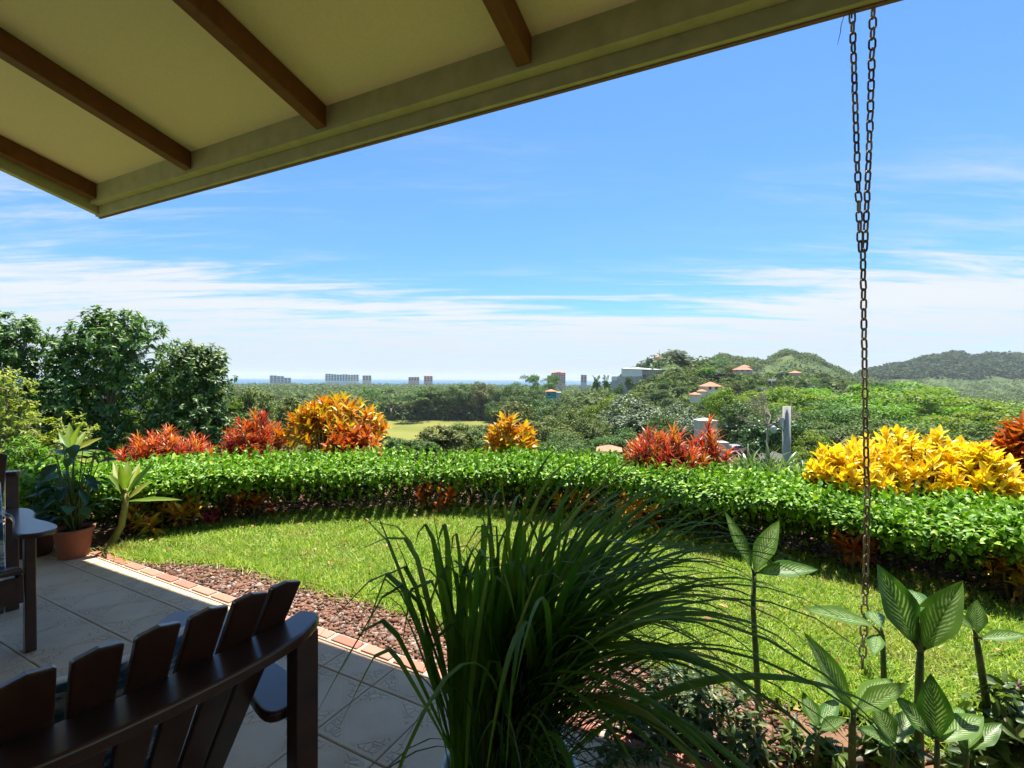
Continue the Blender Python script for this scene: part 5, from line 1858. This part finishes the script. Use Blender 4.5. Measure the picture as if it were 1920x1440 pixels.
near_tree('croton_bush', 'broad leaved green bush left of the leaning cane', 5.4,
          [(60, 930, 40, 0), (110, 935, 34, .2), (160, 905, 30, .3)], LM['left'], 60, 9, .12, .38, (90, 985, 90, 950), 59, zbase=0, cat='shrub')
dumb_cane('tall cane with a tuft of long yellow green leaves behind the potted plant', [(142, 965), (140, 920), (134, 875), (132, 850)],
          [((132, 848), (130, 790), .1, .075), ((136, 850), (203, 842), -.2, .07), ((136, 846), (190, 818), .1, .07), ((134, 852), (160, 806), .2, .065), ((130, 856), (96, 838), .1, .07), ((138, 858), (190, 872), -.1, .06), ((134, 846), (146, 796), -.1, .07), ((130, 850), (110, 806), .15, .06), ((138, 852), (178, 852), .2, .06), ((134, 860), (168, 884), -.15, .05)], 5.0, .026, m_cane_y, m_cane, 'tall_cane', True)

# bare tree
def bare_tree():
    d = 46
    b = at(1436, 845, d); base = Vector((b.x, b.y, tz(b.x, b.y) - .1))
    root = thing('bare_tree', 'leafless pale branching tree left of the wooden pole', 'tree', base)
    rs = random.Random(4)
    m = flat('dead_wood', (0.30, 0.235, 0.185), .9, .1, .2, 3)
    top = at(1440, 800, d)
    trunk = MB().tube([(0, 0, 0), tuple((top - base) * .6), tuple(top - base)], [.13, .10, .08], 7).build('trunk', m, root)
    crown = MB()
    def grow(p, dr, L, r, lev):
        e = p + dr * L
        crown.tube([p, p.lerp(e, .5) + Vector((rs.uniform(-.08, .08), 0, rs.uniform(-.05, .1))) * L, e], [r, r * .8, r * .55], 5, cap=False)
        if lev < 4:
            for _ in range(rs.choice((2, 3, 3))):
                nd = (dr + Vector((rs.uniform(-.75, .75), rs.uniform(-.6, .6), rs.uniform(-.25, .45)))).normalized()
                grow(e, nd, L * rs.uniform(.6, .85), r * .6, lev + 1)
    for a in (-1.2, -.6, -.1, .4, .9, 1.3):
        grow(top - base, Vector((math.sin(a), rs.uniform(-.4, .4), math.cos(a) * .8)).normalized(), 1.15, .085, 0)
    crown.build('branches', m, root)


bare_tree()

# ================================================================== BUILDINGS AND SMALL THINGS BEYOND THE GARDEN
m_white = flat('white_wall', (0.80, 0.80, 0.79), .85, .2, .08, .6)
m_cream = flat('cream_wall', (0.62, 0.56, 0.46), .85, .2, .10, .2)
m_pink = flat('pink_wall', (0.55, 0.40, 0.34), .85, .2, .10, .2)
m_grey = flat('grey_wall', (0.50, 0.48, 0.45), .9, .2, .2, .5)
m_teal = flat('teal_wall', (0.05, 0.24, 0.25), .8, .2, .1, 1)
m_tiles = flat('clay_roof', (0.50, 0.20, 0.12), .85, .2, .25, 2.5)
m_roofw = flat('white_roof', (0.80, 0.80, 0.79), .6, .3, .06, .5)
m_glass = flat('dark_glass', (0.05, 0.055, 0.06), .12, .6, .2, 1)
m_conc = flat('concrete', (0.52, 0.47, 0.40), .9, .2, .16, 4, .3, .01)
m_mpole = wood_mat('weathered_pole', (0.26, 0.245, 0.22), (0.46, 0.44, 0.40), .9, .1, (9, 9, .8))
m_met = flat('grey_metal', (0.40, 0.42, 0.43), .4, .5, .1, 8, metal=.7)


def face_cam(p):
    return math.atan2(p.x, p.y) * -1.0


def hotel(label, u0, u1, vt, vb, d, mat, cols, rows, roof=None, steps=None, depth=16):
    """coastal block seen at u0..u1; steps = relative heights of equal bays"""
    c = at((u0 + u1) / 2, vb, d)
    wd = (u1 - u0) * d / FPX
    h = (vb - vt) * d / FPX
    zb = tz(c.x, c.y) - 1
    H = c.z + h - zb
    root = thing('hotel_block', label, 'building', (c.x, c.y, zb), face_cam(c))
    steps = steps or [1.0]
    bw = wd / len(steps)
    for i, s_ in enumerate(steps):
        x0 = -wd / 2 + i * bw
        hh = H - h * (1 - s_)
        MB().box(x0, x0 + bw - .02, -depth / 2 + (i % 2) * 1.5, depth / 2, 0, hh).build('wall', mat, root)
        if roof:
            MB().add([(x0 - .8, -depth / 2 - .8, hh), (x0 + bw + .8, -depth / 2 - .8, hh), (x0 + bw + .8, depth / 2 + .8, hh), (x0 - .8, depth / 2 + .8, hh), (x0 + bw * .3, 0, hh + h * .13), (x0 + bw * .7, 0, hh + h * .13)],
                     [(0, 1, 5, 4), (1, 2, 5), (2, 3, 4, 5), (3, 0, 4), (3, 2, 1, 0)]).build('roof', roof, root)
        nc = max(1, cols // len(steps))
        for cx in range(nc):
            for r_ in range(rows):
                wx = x0 + bw * (cx + .5) / nc
                z0 = hh - h * s_ * (r_ + .85) / (rows + .4)
                MB().box(wx - bw / nc * .3, wx + bw / nc * .3, -depth / 2 + (i % 2) * 1.5 - .12, -depth / 2 + (i % 2) * 1.5 + .1, z0, z0 + h * s_ / rows * .55).build('window', m_glass, root)
    return root


hotel('pale twin hotel towers on the coast, leftmost by the sea', 508, 544, 704, 719, 1750, m_cream, 6, 4, steps=[1, .92, .72])
hotel('long white hotel row on the coast', 612, 671, 701, 715, 1700, m_white, 12, 4, steps=[1, .95, .9, .95, .88, .92])
hotel('short pale block right of the long white hotel row', 680, 696, 704, 714, 1700, m_cream, 3, 3)
hotel('low brownish block on the coast left of the meadow wood', 766, 786, 707, 715, 1720, m_pink, 4, 2)
hotel('small pink block on the coast beside the brownish one', 795, 811, 705, 716, 1700, m_pink, 3, 3, m_tiles)
hotel('large pink tower with red roof on the coast', 1034, 1060, 698, 720, 1150, m_pink, 6, 6, m_tiles, [.96, 1, .96])
hotel('lower pink wing left of the large pink tower', 1026, 1035, 704, 720, 1160, m_pink, 2, 4)
hotel('slim grey tower on the coast right of the pink tower', 1089, 1100, 703, 718, 1200, m_grey, 2, 5)


def house_box(name, label, u, vb, d, wd, dp, h, wall, roof_mat, rh=.0, flat_roof=False, wins=(), rz=0.0, over=.5):
    p = at(u, vb, d)
    root = thing(name, label, 'house', (p.x, p.y, p.z), face_cam(p) + rz)
    MB().box(-wd / 2, wd / 2, -dp / 2, dp / 2, -1.6, h).build('wall', wall, root)
    o = over
    if flat_roof:
        MB().box(-wd / 2 - o, wd / 2 + o, -dp / 2 - o, dp / 2 + o, h + .003, h + .35).build('roof', roof_mat, root)
    else:
        k_ = min(wd, dp) * .5
        MB().add([(-wd / 2 - o, -dp / 2 - o, h), (wd / 2 + o, -dp / 2 - o, h), (wd / 2 + o, dp / 2 + o, h), (-wd / 2 - o, dp / 2 + o, h), (-max(wd / 2 - k_, .05), 0, h + rh), (max(wd / 2 - k_, .05), 0, h + rh)],
                 [(0, 1, 5, 4), (1, 2, 5), (2, 3, 4, 5), (3, 0, 4), (3, 2, 1, 0)]).build('roof', roof_mat, root)
    for (x0, x1, z0, z1) in wins:
        w_ = MB().box(x0, x1, -dp / 2 - .03, -dp / 2 + .05, z0, z1).build('window', m_glass, root)
        MB().box(x0 - .12, x1 + .12, -dp / 2 - .09, -dp / 2 - .035, z0 - .14, z0).build('sill', m_white, w_)
    return root


def white_house():
    d = 330
    k_ = d / FPX
    p = at(1214, 735, d)
    root = thing('hill_house', 'long white house with flat white roof on the hillside', 'house', (p.x, p.y, p.z), face_cam(p))
    X = lambda u: (u - 1214) * k_
    Z = lambda v: (735 - v) * k_
    MB().box(X(1148), X(1204), -2, 12, -3, Z(706.5)).build('retaining_wall', m_grey, root)
    MB().box(X(1166.5), X(1204.2), -3, 12, Z(706), Z(692)).build('left_wall', m_white, root)
    MB().hexa([(X(1165), -4, Z(692)), (X(1270), -4, Z(695)), (X(1270), 14, Z(695)), (X(1196), 14, Z(689.5)),
               (X(1165), -4, Z(691)), (X(1270), -4, Z(694)), (X(1270), 14, Z(694)), (X(1196), 14, Z(688.5))]).build('roof', m_roofw, root)
    MB().box(X(1204.5), X(1222), 3, 12, -2, Z(694)).build('recess_wall', m_white, root)
    MB().box(X(1222.2), X(1252), 0, 12, -2, Z(694.6)).build('right_wall', m_white, root)
    MB().box(X(1204.6), X(1262), -2.6, 3, -2, Z(710.5)).build('terrace', m_conc, root)
    for u0, u1, v0, v1 in ((1229, 1234, 697, 702), (1242, 1246, 696, 702), (1247, 1251, 696, 702), (1225, 1227, 697, 701)):
        MB().box(X(u0), X(u1), -.15, .1, Z(v1), Z(v0)).build('window', m_glass, root)
    for u0, u1 in ((1206, 1208.5), (1209, 1211.5), (1213.5, 1215.5)):
        MB().box(X(u0), X(u1), 2.8, 3.1, Z(710), Z(702)).build('window', m_glass, root)
    MB().box(X(1222), X(1252), -1.8, -.2, Z(704.2), Z(703.4)).build('balcony', m_conc, root)
    for u in (1223, 1232, 1241, 1251):
        MB().box(X(u), X(u) + .2, -1.7, -1.5, Z(710.4), Z(694.7)).build('post', m_white, root)
    MB().box(X(1149), X(1158), -2.6, -2.05, Z(714), Z(706)).build('sign_panel', m_roofw, root)


white_house()
house_box('annex_house', 'small green house with red roof beside the white hill house', 1258, 707, 332, 5, 6, 3.6, flat('green_wall', (0.30, 0.42, 0.30)), m_tiles, 1.5)
house_box('villa', 'orange roofed villa half hidden on the hill slope', 1332, 734, 205, 6.5, 6, 2.2, m_cream, m_tiles, 1.9, wins=[(-2.4, -1.2, .8, 2.4), (.4, 1.6, .8, 2.4)], rz=.5)
house_box('garden_pavilion', 'low orange roof in front of the orange roofed villa', 1316, 738, 200, 3.2, 3, 1.0, m_cream, m_tiles, .8)
house_box('small_house', 'pinkish roof below the orange roofed villa', 1303, 747, 190, 2.6, 3, 1.6, m_cream, m_tiles, .9, rz=.6)
house_box('villa', 'wide red roofed villa high on the hill crest', 1392, 697, 300, 11, 6, 1.2, m_pink, m_tiles, 1.6, wins=[(-4, -2.4, .1, 1.0), (-.8, .8, .1, 1.0), (2.4, 4, .1, 1.0)])
house_box('villa', 'upper red roof behind the wide villa on the crest', 1396, 692, 304, 6, 5, 1.2, m_pink, m_tiles, 1.5)
house_box('villa', 'small red roof right of the palms on the hill', 1491, 702, 260, 5.5, 5, .8, m_pink, m_tiles, 1.2)
house_box('teal_house', 'teal walled house with red roof behind the round tree', 1033, 748, 225, 4.6, 5, 3.6, m_teal, m_tiles, 1.0, wins=[(-1.4, -.4, 1.4, 2.6)])
house_box('stair_building', 'grey white building attached to the teal house', 1046, 746, 226, 2.6, 5, 2.4, m_conc, m_roofw, flat_roof=True, over=.2)
house_box('hut', 'little red roofed hut among the valley trees', 1090, 808, 88, 1.9, 1.9, .7, m_cream, m_tiles, .75, over=.25)
house_box('footpath_wall', 'low grey wall right of the little red hut', 1115, 806, 90, 3.2, .5, .35, m_conc, m_conc, flat_roof=True, over=.05)
house_box('round_roof_house', 'white walled house with low orange roof just over the hedge', 1142, 852, 30, 1.35, 1.6, .32, m_white, m_tiles, .28, over=.12)
house_box('tree_house_block', 'grey building with white roof glimpsed through the big left tree', 226, 735, 46, 3.0, 4, 3.2, m_grey, m_roofw, flat_roof=True, wins=[(.4, 1.2, .6, 1.6)], over=.3)
lk = house_box('lookout_tower', 'small grey lookout tower on top of the hill', 1233, 682, 372, 4.4, 4.4, 5.0, m_grey, m_tiles, 1.6, over=.3)
MB().tube([(1.2, 0, 6), (1.2, 0, 11)], .18, 6).build('mast', m_met, lk)

# gate pillar, pole, lamp, wires
p = at(1322, 862, 9.5)
g_ = thing('gate_pillar', 'pale grey concrete gate pillar behind the red cordyline', 'pillar', (p.x, p.y, tz(p.x, p.y) - .05))
hp = at(1322, 788, 9.5).z - g_.location.z
MB().box(-.17, .17, -.17, .17, 0, hp).build('shaft', m_conc, g_, .02)
MB().add([(-.18, -.18, hp + .003), (.18, -.18, hp + .003), (.18, .18, hp + .003), (-.18, .18, hp + .003), (0, 0, hp + .05)], [(3, 2, 1, 0), (0, 1, 4), (1, 2, 4), (2, 3, 4), (3, 0, 4)]).build('cap', m_conc, g_)
MB().box(.175, .42, -.13, .13, 0, hp - .42).build('low_wall', m_conc, g_, .01)
p = at(1474, 868, 15)
pole = thing('utility_pole', 'weathered grey wooden utility pole with a small lamp', 'pole', (p.x, p.y, tz(p.x, p.y) - .3))
ht = at(1474, 762, 15).z - pole.location.z
MB().tube([(0, 0, 0), (.01, 0, ht * .5), (0, .01, ht)], [.13, .12, .112], 14).build('post', m_mpole, pole)
lz = at(1460, 800, 15).z - pole.location.z
MB().tube([(-.1, -.05, lz - .1), (-.3, -.1, lz - .06), (-.42, -.1, lz - .1)], .018, 6).build('bracket', m_met, pole)
MB().lathe([(0.0, lz + .03), (.05, lz + .03), (.07, lz - .02), (.09, lz - .16), (.04, lz - .2), (0, lz - .2)], 12, -.46, -.1).build('lamp_head', m_met, pole)
MB().box(-.2, -.13, -.09, .03, lz - .02, lz + .28).build('meter_box', m_met, pole)
m_wire = flat('black_wire', (0.02, 0.02, 0.02), .6)
def wire(label, a, b, sag, r=.012):
    pts = []
    for q in range(17):
        t = q / 16
        v = a.lerp(b, t); v.z -= sag * 4 * t * (1 - t)
        pts.append(v)
    o = MB().tube(pts, r, 5).build('wire', m_wire)
    tag(o, label, 'wire')
wire('black wire running left from the wooden pole past the bare tree', at(1466, 790, 15), at(1335, 797, 17), .12)
wire('stay wire slanting down from the gate pillar towards the pole', at(1340, 792, 10), at(1412, 850, 13), .05, .009)
p = at(1447, 745, 225)
lamp = thing('street_lamp', 'white twin street lamp among the hill palms', 'lamp', (p.x, p.y, p.z - 6))
MB().tube([(0, 0, 0), (0, 0, 14)], [.14, .09], 7).build('post', m_met, lamp)
for s_ in (-1, 1):
    MB().box(s_ * 1.0 - .7, s_ * 1.0 + .7, -.5, .5, 13.6, 14.6).build('lamp_head', m_white, lamp, .1)
p = ground(1396, 1022); fp = HC[min(range(len(HC)), key=lambda q: (HC[q] - ground(1475, 1040)).length)]
ps = thing('fence_post', 'short grey metal post under the hedge at the right', 'post', (fp.x + .1, fp.y + .16, -.02))
MB().tube([(0, 0, 0), (0, 0, .36)], .022, 10).build('shaft', m_met, ps)
MB().lathe([(.03, .355), (.03, .37), (.012, .385), (0, .385)], 12).build('cap', m_met, ps)

# parking place with cars
m_asph = flat('asphalt', (0.09, 0.088, 0.085), .95, .1, .2, 1.5, .3, .02)
pc = at(1372, 846, 75)
ZP = pc.z
mb = MB().hexa([(pc.x - 9, pc.y - 9, ZP - 2.5), (pc.x + 9, pc.y - 9, ZP - 2.5), (pc.x + 9, pc.y + 12, ZP - 2.5), (pc.x - 9, pc.y + 12, ZP - 2.5),
                (pc.x - 9, pc.y - 9, ZP - .7), (pc.x + 9, pc.y - 9, ZP - .7), (pc.x + 9, pc.y + 12, ZP - .7), (pc.x - 9, pc.y + 12, ZP - .7)])
tag(mb.build('parking_place', m_asph), kind='structure')
m_tyre = flat('tyre', (0.02, 0.02, 0.02), .9)


def car(label, u, dy, col, rz, z=None):
    d = 75 + dy
    p = at(u, 846, d)
    root = thing('parked_car', label, 'car', (p.x, p.y, ZP - .7), R(rz), 'cars on the parking place')
    paint = flat('car_paint', col, .25, .6, .05, 2, 0, metal=.2, coat=.6)
    prof = [(-2.15, .35), (-2.2, .75), (-1.95, .95), (-1.35, 1.02), (-.75, 1.44), (.75, 1.48), (1.55, 1.08), (2.05, .98), (2.2, .7), (2.15, .35)]
    MB().prism(prof, -.86, .86, 'y').build('body', paint, root, .09, 3)
    for s_ in (-1, 1):
        y0 = s_ * .862
        MB().prism([(-1.15, 1.02), (-.68, 1.37), (-.05, 1.40), (-.05, 1.02)], min(y0, y0 + s_ * .012), max(y0, y0 + s_ * .012), 'y').build('side_window', m_glass, root)
        MB().prism([(.03, 1.02), (.03, 1.40), (.70, 1.40), (1.2, 1.08)], min(y0, y0 + s_ * .012), max(y0, y0 + s_ * .012), 'y').build('side_window', m_glass, root)
        for x in (-1.35, 1.35):
            wv = MB()
            wv.tube([(x, s_ * .70, .32), (x, s_ * .90, .32)], .32, 16)
            w_ = wv.build('wheel', m_tyre, root)
            MB().tube([(x, s_ * .89, .32), (x, s_ * .915, .32)], .19, 12).build('rim', m_met, w_)
        MB().box(-2.215, -2.12, s_ * .66 - .18, s_ * .66 + .18, .68, .82).build('headlight', m_white, root)
    MB().add([(-1.36, -.72, 1.035), (-1.36, .72, 1.035), (-.78, .66, 1.44), (-.78, -.66, 1.44)], [(0, 1, 2, 3)]).build('windscreen', m_glass, root)
    MB().add([(1.52, .72, 1.115), (1.52, -.72, 1.115), (.79, -.66, 1.492), (.79, .66, 1.492)], [(0, 1, 2, 3)]).build('rear_window', m_glass, root)


car('bright red car parked nearest the grey gate pillar', 1362, -4.5, (0.42, 0.02, 0.015), 12)
car('dark grey car parked between the red and the silver ones', 1368, -1.4, (0.05, 0.055, 0.065), 12)
car('silver car parked behind the dark grey one', 1376, 1.8, (0.55, 0.56, 0.58), 12)
car('blue car parked farthest under the dark tree', 1390, 5.0, (0.03, 0.09, 0.22), 12)
car('second red car parked right of the nearest red one', 1392, -4.2, (0.40, 0.03, 0.02), 12)

# meadow in the valley
m_mead, k, out = new_mat('meadow_grass')
tcn = k.n('ShaderNodeTexCoord')
nz = k.noise(tcn.outputs['Object'], .5, 7, .65); nb = k.noise(tcn.outputs['Object'], .035, 3, .5)
c = k.ramp(nb, [(.35, (0.135, 0.145, 0.03)), (.65, (0.195, 0.185, 0.045))])
c = k.mix(k.math('MULTIPLY', nz, .35), c, (0.14, 0.17, 0.03, 1))
principled(k, out, c, .95, .1, nz, .4, .2)
gx, gy = np.meshgrid(np.linspace(-112, -8, 27), np.linspace(195, 322, 33))
edge_w = np.sin(gy * .09) * 4
V = np.stack([gx + edge_w, gy, terrain(gx + edge_w, gy) + .5], -1).reshape(-1, 3)
F = [(a * 27 + b, a * 27 + b + 1, a * 27 + b + 28, a * 27 + b + 27) for a in range(32) for b in range(26)]
o = mesh_obj('meadow', np_mesh('meadow', V, F, m_mead, smooth=True))
tag(o, kind='structure')

# ================================================================== HAZE
m_haze = bpy.data.materials.new('haze')
m_haze.use_nodes = True
ht_ = m_haze.node_tree
for n_ in list(ht_.nodes):
    ht_.nodes.remove(n_)
hk = NT(ht_)
pv = hk.n('ShaderNodeVolumePrincipled', Color=(0.80, 0.88, 0.97, 1), Density=0.00008)
ho = hk.n('ShaderNodeOutputMaterial')
ht_.links.new(pv.outputs[0], ho.inputs['Volume'])
hz = MB().box(-14500, 14500, -2500, 14500, -62, 125).build('haze', m_haze)
tag(hz, 'thin bright sea haze over the valley', 'haze', kind='stuff')


# ================================================================== LITTER
def litter():
    g = np.random.default_rng(77)
    n = 420
    t = g.uniform(-5.5, 3.2, n); nn = g.uniform(1.9, 4.6, n)
    P = np.stack([NV.x * nn + TV.x * t, NV.y * nn + TV.y * t], 1)
    P = P[in_view(P)]
    P = P[inside(P, POLY) | ((P[:, 0] * NV.x + P[:, 1] * NV.y) < 2.5)]
    m = len(P)
    c = np.column_stack([P, np.where(inside(P, POLY), .035, .012)])
    nr = unit(np.array([0, 0, 1.0]) + g.normal(0, .35, (m, 3)))
    d = unit(np.cross(nr, rand_dir(m, g)))
    L = g.uniform(.025, .07, m)
    mt = leaf_mat('fallen_leaf', [(0, (0.16, 0.08, 0.035)), (.5, (0.32, 0.19, 0.08)), (1, (0.46, 0.34, 0.15))], rough=.8, spec=.1, trans=.15, obj_var=0)
    me = leaf_mesh('fallen_leaves', c, d, nr, L, L * .45, OVATE, mt)
    tag(mesh_obj('fallen_leaves', me), 'dry brown fallen leaves strewn over lawn and bed', 'leaves', kind='stuff')


litter()
